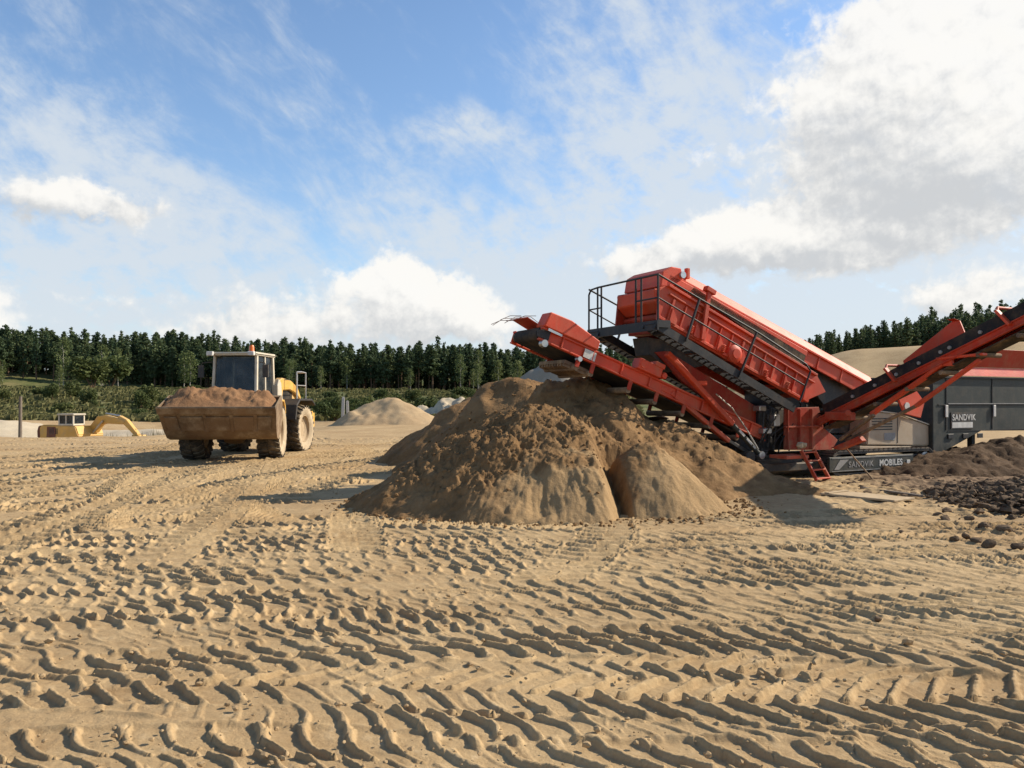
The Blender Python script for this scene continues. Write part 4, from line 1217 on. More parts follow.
    b = MB(); b.box(-2.7, -0.3, 0.48, 1.66, 0.10, 0.42); b.box(-1.9, 0.1, 0.30, 1.7, 0.16, 0.34); b.tube((-1.95, 0.4, 0.5), (-1.95, 1.7, 0.5), 0.14, n=16)
    b.build('conveyor_tail', gut, conv, 0.02)
    b = MB()
    for k in range(4): b.beam(at(3.4 + .55 * k, 0.62, -0.62), at(3.6 + .55 * k, 1.55, -0.62), 0.16, 0.02, cn)
    b.split('spill_slat', M['roller'], conv)

    # ---------------- step and ladder
    p0, p1 = mv(784, 457, -0.12), mv(803, 456, -0.12)
    MB().box(p0.x, p1.x + 0.1, -0.2, 0.3, p0.z - 0.045, p0.z + 0.03).build('step_plate', red, root, 0.008)
    la, lb = Vector((-1.10, -0.20, 0.66)), Vector((-0.94, -0.48, 0.03)); wx = Vector((0.50, 0.10, 0))
    b = MB()
    for o in (Vector((0, 0, 0)), wx):
        b.beam(la + o, lb + o, 0.035, 0.09, (0, 1, 0))
    lad = b.build('ladder', red, root, 0.005)
    for t in (0.08, 0.36, 0.66, 0.95):
        q = la.lerp(lb, t); MB().beam(q, q + wx, 0.10, 0.028, (0, 0, 1)).build('rung', red, lad, 0.004)
    b = MB(); b.lump((-1.02, -0.12, 0.76), 0.10, 0.8, 0.3); b.lump((-0.9, -0.1, 0.75), 0.08, 0.9, 0.3); b.build('grease_rag', M['wood'], root)

    # ---------------- engine canopy
    cz = lambda px, py: mv(px, py, 0.18)
    can = MB().prism([cz(870, 411), cz(897, 414), cz(942, 430), cz(942, 446), cz(867, 445)], (0, 1.5, 0)).build('engine_canopy', M['beige'], root, 0.025, seg=2)
    b = MB()
    a = cz(897.5, 417); c = cz(897.5, 443); b.box(a.x - 0.008, a.x + 0.008, 0.172, 0.184, c.z, a.z)
    a2, c2 = cz(871, 425), cz(871, 425)
    b.build('door_seam', gut, can)
    b = MB(); b.beam(cz(871, 410.3) + Vector((0, -.01, 0)), cz(897, 413.3) + Vector((0, -.01, 0)), 0.03, 0.025); b.beam(cz(897, 413.3) + Vector((0, -.01, 0)), cz(942, 429.3) + Vector((0, -.01, 0)), 0.03, 0.025)
    b.build('edge_trim', M['cream'], can)
    q = cz(938, 437); MB().box(q.x - 0.07, q.x + 0.05, 0.165, 0.182, q.z - 0.08, q.z + 0.08).build('tail_lamp', M['red_dull'], can, 0.008)
    q0, q1 = cz(884, 433), cz(895, 440); MB().box(q0.x, q1.x, 0.17, 0.182, q1.z, q0.z).build('warning_decal', M['sticker_grey'], can)
    q0, q1 = cz(872, 417), cz(892, 430); vg = MB()
    for k in range(5): vg.box(q0.x, q1.x, 0.168, 0.182, q1.z + (q0.z - q1.z) * (k + .1) / 5, q1.z + (q0.z - q1.z) * (k + .55) / 5)
    vg.build('vent', gut, can)
    MB().prism([cz(860, 446), cz(942, 447), cz(942, 450), cz(860, 449)], (0, 1.4, 0)).build('fender', M['beige'], root, 0.006)

    # ---------------- hopper
    v0 = 0.06; u0, u1 = 3.72, 10.2
    hp = MB().prism([(u0, v0, 2.34), (u1, v0, 2.34), (u1, v0, 0.90), (5.72, v0, 0.96), (3.92, v0, 0.38), (3.74, v0, 0.40)], (0, 2.3, 0)).build('hopper_body', M['green_grey'], root, 0.02)
    b = MB()
    b.box(u0 + .2, u1, v0 - 0.018, v0 - 0.002, 1.62, 1.645); b.box(4.3, u1, v0 - .012, v0 - .002, 0.965, 0.98)
    for u in (4.25, 6.15, 8.1, 9.9): b.box(u - .012, u + .012, v0 - 0.016, v0 - 0.002, 1.0, 2.30)
    b.box(u0, u1, v0 - 0.05, v0 - 0.002, 2.30, 2.345)
    b.build('panel_seam', M['frame_grey'], hp)
    b = MB(); b.box(4.3, u1, v0 - 0.03, v0 - 0.004, 1.648, 1.668); b.build('panel_ledge', M['sticker_grey'], hp)
    for u in (4.22, 6.2): MB().box(u - .05, u + .05, v0 - 0.05, v0 - .018, 1.32, 1.62).build('door_handle', M['sticker'], hp, 0.008)
    for u in (4.3, 4.9, 5.5):
        MB().box(u, u + 0.22, v0 - 0.03, v0 - .003, 0.78, 0.90).build('hinge', M['frame_grey'], hp, 0.006)
    MB().box(4.42, 5.32, v0 - 0.022, v0 - .003, 1.02, 1.44).build('sign_plate', M['guts'], hp)
    text_mesh('lettering', 'SANDVIK', 0.215, M['sticker'], hp, (4.46, v0 - 0.026, 1.24), (1, 0, 0), (0, 0, 1), 0.003, 0.004)
    MB().box(4.46, 5.29, v0 - 0.028, v0 - .0225, 1.05, 1.19).build('sign_bar', M['sticker'], hp)
    # red flared hopper wings
    w = MB()
    w.prism([(4.6, -0.02, 2.36), (u1, -0.02, 2.36), (u1, 0.05, 2.58), (4.9, 0.05, 2.58)], (0, 0.03, 0.01))
    wing = w.build('hopper_wing', red, root, 0.006)
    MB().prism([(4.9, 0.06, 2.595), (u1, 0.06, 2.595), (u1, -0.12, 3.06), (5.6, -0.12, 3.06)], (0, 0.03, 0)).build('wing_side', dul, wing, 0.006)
    for u in (6.0, 9.4):
        MB().box(u, u + 0.14, 0.5, 0.64, -0.1, 0.95).build('leg', M['frame_grey'], root, 0.01)
    # red nose of the hopper frame beneath the side conveyor
    q = [mv(897, 395, 0.0), mv(915, 388, 0.0), mv(925, 402, 0.0), mv(921, 418, 0.0), mv(905, 414, 0.0)]
    q = MB().prism(q, (0, 0.06, 0)).build('side_plate', red, root, 0.012)
    p = mv(907, 406, -0.01); MB().lathe([(0, -0.01), (0.09, -0.01), (0.09, 0.02), (0, 0.02)], p, (0, 1, 0), 20).build('round_cap', M['sticker'], q)

    # ---------------- side conveyor towards the viewer
    uA, uB = 0.0, 0.62
    B0 = Vector((0, 0.55, 1.42)); B1m = mu(1024, 303, 0.0)
    pA = mu(838, 398, 0.0)
    sl_ = (B1m.z - pA.z) / (B1m.y - pA.y)
    sx = Vector((0, -1, -sl_)).normalized(); sn = Vector((0, sx.z, -sx.y))
    if sn.z < 0: sn = -sn
    T = Vector((0, pA.y + 0.9, pA.z + sl_ * 0.9)); Ls = 6.9
    sat = lambda s, u, n=0.0: Vector((u, T.y, T.z)) + sx * s + sn * n
    b = MB()
    for u in (uA, uB):
        b.prism([sat(0, u, -0.20), sat(Ls, u, -0.20), sat(Ls, u, -0.33), sat(0, u, -0.37)], (0.035, 0, 0))
        b.prism([sat(0, u - .03, -0.20), sat(Ls, u - .03, -0.20), sat(Ls, u - .03, -0.225), sat(0, u - .03, -0.225)], (0.09, 0, 0))
        b.prism([sat(0, u - .03, -0.35), sat(Ls, u - .03, -0.31), sat(Ls, u - .03, -0.335), sat(0, u - .03, -0.375)], (0.09, 0, 0))
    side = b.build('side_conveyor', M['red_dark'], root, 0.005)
    b = MB()
    for u in (uA + 0.005, uB + 0.005): b.prism([sat(0.5, u, 0.02), sat(Ls + .1, u, 0.02), sat(Ls + .1, u, -0.195), sat(0.5, u, -0.195)], (0.022, 0, 0))
    b.prism([sat(0, uA + .04, -0.09), sat(Ls, uA + .04, -0.09), sat(Ls, uA + .04, -0.11), sat(0, uA + .04, -0.11)], (uB - uA - .06, 0, 0))
    b.build('belt', rub, side)
    b = MB(); b.prism([sat(0.3, uA + .05, -0.44), sat(Ls, uA + .05, -0.40), sat(Ls, uA + .05, -0.42), sat(0.3, uA + .05, -0.47)], (uB - uA - .1, 0, 0))
    b.tube(sat(Ls + .02, uA, -0.25), sat(Ls + .02, uB + .04, -0.25), 0.17, n=18)
    b.build('return_belt', M['rubber_dusty'], side, smooth=35)
    for s in (1.0, 1.8, 2.6, 3.4, 4.2, 5.0, 5.9, 6.7):
        MB().tube(sat(s, uA - .02, -0.49), sat(s, uB + .05, -0.49), 0.045, n=10).build('return_roller', M['roller'], side, smooth=40)
    b = MB()
    for s in (1.35, 1.95, 2.5, 3.05, 3.55, 3.75, 4.4):
        b.tube(sat(s, uA - .03, -0.12), sat(s, uA + 0.01, -0.12), 0.035, n=10)
    b.split('roller_end', M['sticker_grey'], side, smooth=40)
    for s in (2.4, 4.9):
        b = MB()
        for u in (uA - 0.05, uB + 0.03): b.beam(sat(s - 0.06, u, 0.09), sat(s + 0.06, u, -0.26), 0.05, 0.11, (1, 0, 0))
        b.path([sat(s - 0.06, uA - 0.05, 0.06), sat(s - 0.08, uA + .06, 0.17), sat(s - 0.08, uB - .03, 0.17), sat(s - 0.06, uB + 0.05, 0.06)], 0.03, 8)
        b.build('belt_bracket', red, side, 0.006)
    h = MB().prism([sat(2.3, uB + .05, 0.0), sat(3.75, uB + .05, 0.0), sat(3.75, uB + .05, 0.50), sat(3.6, uB + .05, 0.56), sat(2.3, uB + .05, 0.30)], (0.03, 0, 0))
    h.prism([sat(3.6, uB + .05, 0.56), sat(3.75, uB + .05, 0.50), sat(3.75, uB - .1, 0.54), sat(3.6, uB - .1, 0.60)], (0.03, 0, 0))
    h.build('side_shield', red, side, 0.006)
    # support arms
    for u in (uA + 0.06, uB - 0.08):
        b = MB()
        b.beam(mu(872, 414, u), mu(944, 364, u), 0.07, 0.15, (1, 0, 0))
        b.frame_box(mu(947, 361, u), (0.05, 0, 0), (0, 0.12, 0), (0, 0, 0.10))
        b.beam(mu(938, 359, u), mu(985, 354, u), 0.05, 0.16, (1, 0, 0))
        b.build('support_arm', red, side, 0.01)
    b = MB()
    b.beam(mu(846, 441, 0.1), mu(918, 405, 0.1), 0.06, 0.08, (1, 0, 0)); b.beam(mu(840, 440, -.05), mu(874, 415, -.05), 0.06, 0.09, (1, 0, 0))
    b.split('strut_tail', M['roller'], side, 0.008)
    b = MB(); b.beam(mu(916, 406, 0.1), mu(980, 360, 0.1), 0.07, 0.10, (1, 0, 0)); b.build('strut', red, side, 0.01)
    b = MB()
    b.frame_box(mu(840, 416, 0.0), (0.08, 0, 0), (0, 0.35, 0), (0, 0, 0.09)); b.tube(mu(848, 413, -.12), mu(848, 413, 0.0), 0.07, n=14)
    b.prism([mu(830, 448, -.05), mu(858, 436, -.05), mu(862, 441, -.05), mu(840, 450, -.05)], (0.16, 0, 0))
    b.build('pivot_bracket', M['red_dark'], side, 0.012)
    MB().tube(mv(845, 447, -0.25), Vector((-0.30, -0.95, 0.02)) + Vector((0.55, 0, 0)), 0.016, n=8).build('prop_rod', M['roller'], root, smooth=50)
    return root


screener = build_screener()
# ------------------------------------------------------------------ wheel loader (front points to -y in its own frame)
def wheel_meshes(rad, wid):
    """tyre with slanted lugs, rim, hub -- built round the origin, axle along x, outer side +x"""
    t = MB(); w = wid / 2
    prof = [(rad * 0.56, -w * 0.80), (rad * 0.66, -w * 0.97), (rad * 0.82, -w), (rad * 0.93, -w * 0.93), (rad * 0.955, -w * 0.5), (rad * 0.955, w * 0.5), (rad * 0.93, w * 0.93), (rad * 0.82, w), (rad * 0.66, w * 0.97), (rad * 0.56, w * 0.80)]
    t.lathe(prof, (0, 0, 0), (1, 0, 0), 40)
    N = 24
    for k in range(N):
        for s in (-1, 1):
            a0 = 2 * math.pi * (k + (0.5 if s > 0 else 0)) / N
            vs = []
            for f, da in ((0.06, 0.0), (0.55, 0.05), (0.98, 0.16)):
                a = a0 + da
                r0, r1 = rad * 0.93, rad * (1.0 if f < .9 else 0.975)
                for hh in (-0.055, 0.055):
                    for r in (r0, r1): vs.append((s * f * w, r * math.cos(a + hh), r * math.sin(a + hh)))
            fs = []
            for j in (0, 1):
                o = j * 4
                fs += [(o, o + 4, o + 5, o + 1), (o + 2, o + 3, o + 7, o + 6), (o + 1, o + 5, o + 7, o + 3)]
            fs += [(0, 1, 3, 2), (8, 10, 11, 9)]
            # shoulder tab running down the sidewall
            t.add(vs, fs)
            a = a0 + 0.16
            t.frame_box((s * w * 0.985, rad * 0.90 * math.cos(a), rad * 0.90 * math.sin(a)), (w * 0.04, 0, 0), (0, rad * 0.07 * math.cos(a), rad * 0.07 * math.sin(a)), (0, -rad * 0.05 * math.sin(a), rad * 0.05 * math.cos(a)))
    r = MB()
    r.lathe([(rad * 0.57, w * 0.84), (rad * 0.545, w * 0.86), (rad * 0.52, w * 0.62), (rad * 0.36, w * 0.40), (rad * 0.30, w * 0.36), (rad * 0.29, w * 0.52), (rad * 0.20, w * 0.58), (0, w * 0.6)], (0, 0, 0), (1, 0, 0), 36)
    r.lathe([(rad * 0.57, -w * 0.80), (rad * 0.50, -w * 0.5), (0, -w * 0.4)], (0, 0, 0), (1, 0, 0), 36)
    h = MB()
    for k in range(14):
        a = 2 * math.pi * k / 14
        h.tube((w * 0.38, rad * .40 * math.cos(a), rad * .40 * math.sin(a)), (w * 0.46, rad * .40 * math.cos(a), rad * .40 * math.sin(a)), 0.022, n=6)
    return t, r, h


def build_loader():
    root = empty('wheel_loader', (-8.42, 25.4, gz(-8.42, 25.4)), R(-5.5))
    tag(root, 'dusty wheel loader carrying a full bucket, facing the camera on the left', 'wheel loader')
    ART = Matrix.Rotation(R(13), 4, 'Z')                    # the front half is steered a little to the right
    rad, wid = 0.80, 0.64
    proto = None
    for fx in (1, -1):
        for front in (True, False):
            t, r, h = wheel_meshes(rad, wid)
            Mx = Matrix.Translation((fx * 1.07, -1.62 if front else 1.62, rad - 0.02)) @ (Matrix.Rotation(0 if fx > 0 else math.pi, 4, 'Z')) @ Matrix.Rotation(random.random() * 3, 4, 'X')
            if front: Mx = ART @ Mx
            tw = t.xf(Mx).build('wheel', M['tyre'], root, smooth=28)
            r.xf(Mx).build('rim', M['rim'], tw, smooth=30)
            h.xf(Mx).build('wheel_nut', M['rim'], tw)
            w_ = wid / 2; sw = MB().lathe([(rad * 0.57, w_ * 0.83), (rad * 0.66, w_ * 1.0), (rad * 0.82, w_ * 1.035), (rad * 0.90, w_ * 1.0)], (0, 0, 0), (1, 0, 0), 40)
            sw.xf(Mx).build('sidewall', M['tyre_side'], tw, smooth=40)
    # front frame, axle, arms
    b = MB()
    b.box(-0.42, 0.42, -2.1, -0.3, 0.62, 1.05); b.tube((-0.8, -1.62, 0.78), (0.8, -1.62, 0.78), 0.22, n=16)
    b.box(-0.34, 0.34, -1.9, -0.7, 1.0, 1.75); b.lathe([(0, -.3), (.33, -.26), (.36, 0), (.33, .26), (0, .3)], (0, -1.62, .78), (1, 0, 0), 20)
    b.xf(ART).build('front_frame', M['bucket'], root, 0.03)
    for sx in (-0.5, 0.5):
        b = MB()
        b.beam((sx, -0.9, 1.72), (sx, -1.9, 1.35), 0.12, 0.36); b.beam((sx, -1.8, 1.40), (sx, -2.65, 0.80), 0.12, 0.30)
        b.xf(ART).build('lift_arm', M['yellow'], root, 0.02)
        b = MB(); b.tube((sx * 0.7, -0.9, 1.0), (sx * 0.7, -1.9, 1.15), 0.07, n=12); b.xf(ART).build('lift_ram', M['steel'], root, smooth=40)
    b = MB(); b.beam((0, -1.0, 1.75), (0, -2.3, 1.35), 0.2, 0.16); b.tube((0, -0.6, 1.7), (0, -1.5, 1.72), 0.08, n=12); b.xf(ART).build('tilt_link', M['yellow'], root, 0.02)
    # bucket: curled back, floor turned to the viewer
    W = 1.53
    prof = [(-3.92, 1.52), (-3.78, 1.36), (-3.42, 0.86), (-3.20, 0.68), (-2.90, 0.62), (-2.62, 0.80), (-2.52, 1.20), (-2.62, 1.62), (-2.80, 1.86)]
    inn = [(-2.84, 1.82), (-2.68, 1.60), (-2.58, 1.2), (-2.67, 0.85), (-2.91, 0.68), (-3.17, 0.735), (-3.38, 0.90), (-3.74, 1.40), (-3.87, 1.545)]
    b = MB()
    vs = [(-W + 0.03, y, z) for y, z in prof] + [(W - 0.03, y, z) for y, z in prof] + [(-W + 0.03, y, z) for y, z in inn[::-1]] + [(W - 0.03, y, z) for y, z in inn[::-1]]
    n = len(prof); fs = []
    for k in range(n - 1):
        fs += [(k, k + 1, n + k + 1, n + k), (2 * n + k, 3 * n + k, 3 * n + k + 1, 2 * n + k + 1)]
    fs += [(0, n, 3 * n, 2 * n), (n - 1, 3 * n - 1, 4 * n - 1, 2 * n - 1)]
    b.add(vs, fs)
    for s in (-1, 1):
        x = s * (W - 0.03)
        q = [(x, y, z) for y, z in prof]
        b.prism(q, (s * 0.03, 0, 0))
    # lower corners drawn in, as the photo shows
    b.v = [Vector((p.x * (0.955 + 0.045 * min(1, max(0, (p.z - 0.6) / 0.75))), p.y, p.z)) for p in b.v]
    bk = b.xf(ART).build('bucket', M['bucket'], root, 0.0, smooth=35)
    b = MB(); b.prism([(-W - .015, -3.955, 1.55), (-W - .015, -3.97, 1.50), (-W - .015, -3.83, 1.33), (-W - .015, -3.79, 1.36)], (2 * W + 0.03, 0, 0))
    b.xf(ART).build('cutting_edge', M['bucket'], bk, 0.008)
    b = MB()
    for x in (-1.02, -0.36, 0.34, 0.98):
        b.beam((x, -3.77, 1.34), (x * 0.95, -3.44, 0.86), 0.10, 0.03, (0, -1, -.7)); 
    for x0, x1 in ((-1.40, -1.07), (-0.97, -0.41), (-0.31, 0.29), (0.39, 0.93), (1.03, 1.40)):
        b.prism([(x0, -3.735, 1.27), (x1, -3.735, 1.27), (x1 * .96, -3.47, 0.90), (x0 * .96, -3.47, 0.90)], (0, -0.018, -0.012))
    b.xf(ART).split('wear_plate', M['bucket'], bk, 0.006)
    # rear frame, hood, counterweight
    b = MB(); b.box(-0.45, 0.45, -0.3, 2.6, 0.62, 1.12); b.tube((-.8, 1.62, .78), (.8, 1.62, .78), 0.22, n=16); b.build('rear_frame', M['frame_grey'], root, 0.03)
    hood = [(-0.0, 1.15), (0.9, 1.15), (2.95, 1.15), (3.0, 1.65), (2.75, 2.05), (2.2, 2.28), (1.4, 2.40), (0.9, 2.44), (0.0, 2.44)]
    hb = MB().prism([(-0.72, y, z) for y, z in hood if y > 0.5], (1.44, 0, 0)).build('engine_hood', M['yellow'], root, 0.06, seg=2, smooth=40)
    b = MB()
    for k in range(9): b.box(0.722, 0.735, 1.2 + 0.1 * k, 1.26 + 0.1 * k, 1.55, 2.05)
    b.build('vent', M['guts'], hb)
    b = MB(); b.box(-1.18, 1.18, 2.55, 3.1, 0.75, 1.35); b.build('counterweight', M['yellow'], root, 0.06, seg=2)
    for sx in (-1, 1):
        p = [(sx * 0.74, y, z) for y, z in ((0.62, 1.10), (0.75, 1.58), (1.05, 1.78), (2.2, 1.78), (2.5, 1.6), (2.5, 1.54), (2.18, 1.71), (1.08, 1.71), (0.82, 1.54), (0.70, 1.10))]
        MB().prism(p, (sx * 0.66, 0, 0)).build('rear_fender', M['frame_grey'], root, 0.012)
        p = [(sx * 0.74, y, z) for y, z in ((-0.75, 1.12), (-0.85, 1.55), (-1.1, 1.74), (-2.0, 1.74), (-2.25, 1.64), (-2.25, 1.58), (-1.98, 1.68), (-1.12, 1.68), (-0.92, 1.50), (-0.82, 1.12))]
        MB().prism(p, (sx * 0.62, 0, 0)).xf(ART).build('front_fender', M['yellow'], root, 0.012)
    # curved yellow shroud beside the cab on the right
    p = [(0.62, y, z) for y, z in ((0.55, 1.50), (0.55, 2.30), (0.95, 2.46), (1.7, 2.40), (2.3, 2.20), (2.62, 1.86), (2.62, 1.72), (2.2, 1.95), (1.6, 2.08), (1.0, 2.05), (0.85, 1.50))]
    MB().prism(p, (0.22, 0, 0)).build('engine_cowl', M['yellow'], root, 0.03)
    p = [(0.70, y, z) for y, z in ((0.50, 1.30), (0.50, 2.20), (0.62, 2.42), (0.80, 2.30), (0.86, 1.9), (1.05, 1.55), (1.05, 1.30))]
    MB().prism(p, (0.16, 0, 0)).build('side_panel', M['cream'], root, 0.02)
    b = MB(); b.tube((0.35, 1.1, 2.4), (0.35, 1.1, 2.72), 0.07, n=14); b.tube((0.35, 1.1, 2.72), (0.35, 1.18, 2.86), 0.07, 0.065, n=14); b.build('exhaust_pipe', M['steel'], root, smooth=40)
    # handrail at the rear right
    b = MB()
    for y in (1.25, 2.1): b.tube((1.2, y, 1.75), (1.2, y, 2.66), 0.022, n=8)
    b.path([(1.2, 1.25, 2.66), (1.2, 1.7, 2.68), (1.2, 2.1, 2.66)], 0.022, 8); b.tube((1.2, 1.25, 2.22), (1.2, 2.1, 2.22), 0.018, n=8); b.tube((.9, 2.1, 2.66), (1.2, 2.1, 2.66), 0.02, n=8)
    b.tube((.9, 2.1, 1.75), (.9, 2.1, 2.66), 0.02, n=8); b.build('hand_rail', M['steel'], root, smooth=50)
    b = MB()
    for k in range(4): b.box(0.80, 1.10, -0.15 + 0.05 * k, 0.15 + 0.05 * k, 0.62 + 0.30 * k, 0.65 + 0.30 * k)
    b.build('step', M['frame_grey'], root, 0.006)
    # cab
    cz0, cz1 = 1.62, 3.10; xw, y0, y1 = 0.74, -0.85, 0.62
    fl = MB(); fl.box(-xw, xw, y0, y1, 1.30, cz0); cab = fl.build('cab', M['cream'], root, 0.02)
    b = MB()
    tx = 0.68
    for sx in (-1, 1):
        b.beam((sx * (xw - .05), y0 + .05, cz0), (sx * (tx - .02), y0 + .16, cz1), 0.08, 0.10, (0, 1, 0))
        b.beam((sx * (xw - .05), y1 - .05, cz0), (sx * (tx - .02), y1 - .10, cz1), 0.09, 0.10, (0, 1, 0))
        b.beam((sx * (xw - .05), -0.1, cz0), (sx * (tx - .02), -0.08, cz1), 0.05, 0.07, (0, 1, 0))
    b.split('pillar', M['cream'], cab, 0.01)
    gl = M['glass']
    def pane(pts, d): return MB().prism(pts, d).build('window', gl, cab)
    pane([(-xw + .1, y0 + .05, cz0 + .02), (xw - .1, y0 + .05, cz0 + .02), (tx - .07, y0 + .16, cz1 - .02), (-tx + .07, y0 + .16, cz1 - .02)], (0, 0.012, 0))
    pane([(-xw + .1, y1 - .06, cz0 + .3), (xw - .1, y1 - .06, cz0 + .3), (tx - .07, y1 - .11, cz1 - .02), (-tx + .07, y1 - .11, cz1 - .02)], (0, 0.012, 0))
    for sx in (-1, 1):
        pane([(sx * (xw - .06), y0 + .12, cz0 + .02), (sx * (xw - .06), -.14, cz0 + .02), (sx * (tx - .03), -.12, cz1 - .02), (sx * (tx - .03), y0 + .22, cz1 - .02)], (-sx * 0.012, 0, 0))
        pane([(sx * (xw - .06), -.06, cz0 + .02), (sx * (xw - .06), y1 - .12, cz0 + .02), (sx * (tx - .03), y1 - .16, cz1 - .02), (sx * (tx - .03), -.04, cz1 - .02)], (-sx * 0.012, 0, 0))
    rf = MB().box(-0.77, 0.77, y0 - .10, y1 + .02, cz1, cz1 + 0.10).build('roof', M['cream'], cab, 0.045, seg=2, smooth=40)
    b = MB()
    for x in (-0.68, 0.62): b.box(x - .1, x + .1, y0 - .20, y0 - .08, cz1 - .02, cz1 + .11)
    b.split('work_lamp', M['sticker'], rf, 0.015)
    MB().lathe([(0, .2), (.05, .2), (.075, .15), (.08, .02), (.09, 0), (0, 0)], (0.42, y0 + 0.35, cz1 + 0.13), (0, 0, 1), 16).build('beacon', M['orange'], rf, smooth=40)
    b = MB(); b.box(-.28, .28, 0.05, 0.2, 1.75, 2.5); b.box(-.28, .28, -.35, 0.1, 1.7, 1.86); b.box(-.16, .16, 0.06, 0.16, 2.5, 2.72); b.build('seat', M['guts'], cab, 0.05, seg=2)
    b = MB(); b.tube((0.0, -0.62, 1.62), (0.0, -0.45, 2.05), 0.035, n=8); b.lathe([(.19, -.015), (.21, 0), (.19, .015), (.17, 0), (.19, -.015)], (0, -0.44, 2.06), (0, -.35, 1), 24); b.build('steering_wheel', M['guts'], cab, smooth=50)
    for sx in (-1, 1):
        b = MB(); b.path([(sx * .74, y0 + .12, 2.9), (sx * 1.0, y0 - .02, 2.86), (sx * 1.02, y0 - .02, 2.78)], 0.015, 6); b.box(sx * 1.02 - .09, sx * 1.02 + .09, y0 - .05, y0, 2.42, 2.80); b.build('mirror', M['guts'], cab, 0.01)
    for sx in (-.62, .62):
        b = MB(); b.box(sx - .1, sx + .1, -1.0, -.82, 1.75, 1.95); b.build('headlight', M['sticker'], root, 0.03)
    return root, ART


loader, ART = build_loader()

# load of sand heaped in the bucket
def load_fn():
    nx, ny = 64, 36
    xs = np.linspace(-1.48, 1.48, nx); ys = np.linspace(-3.86, -2.62, ny)
    X, Y = np.meshgrid(xs, ys)
    t = (Y + 3.86) / 1.24
    e = np.minimum(1, (1.48 - np.abs(X)) / 0.30)
    z = 1.49 + 0.52 * np.minimum(1, t / 0.60) ** 0.9 * (0.35 + 0.65 * e) - 0.25 * np.maximum(0, t - 0.75) + 0.055 * fbm(X * 3, Y * 3, 501, 4) * np.minimum(1, t * 4) + 0.10 * fbm(X * 0.9 + 4, Y * 0.9, 505, 2) * np.minimum(1, t * 3)
    z -= 0.10 * sstep(0.2, 1.5, X); z += 0.05 * np.abs(fbm(X * 7, Y * 7, 511, 3)) * np.minimum(1, t * 4)
    top = np.stack([X, Y, z], axis=-1)
    me = grid_mesh('sand_load', top)
    bm = bmesh.new(); bm.from_mesh(me)
    edge = [e_ for e_ in bm.edges if e_.is_boundary]
    r_ = bmesh.ops.extrude_edge_only(bm, edges=edge)
    for v in [g for g in r_['geom'] if isinstance(g, bmesh.types.BMVert)]: v.co.z = 1.44
    bm.to_mesh(me); bm.free()
    me.transform(ART)
    for p in me.polygons: p.use_smooth = True
    o = link_mesh('sand_load', me, M['pile_red'])
    o.location = loader.location; o.rotation_euler = loader.rotation_euler
    tag(o, 'reddish brown heap of sand filling the loader bucket', 'sand heap')


finish_sand('pile_red', 'reddish moist sand', (0.32, 0.18, 0.09), (0.21, 0.11, 0.055), patch=1.6, bumps=0.9)
load_fn()


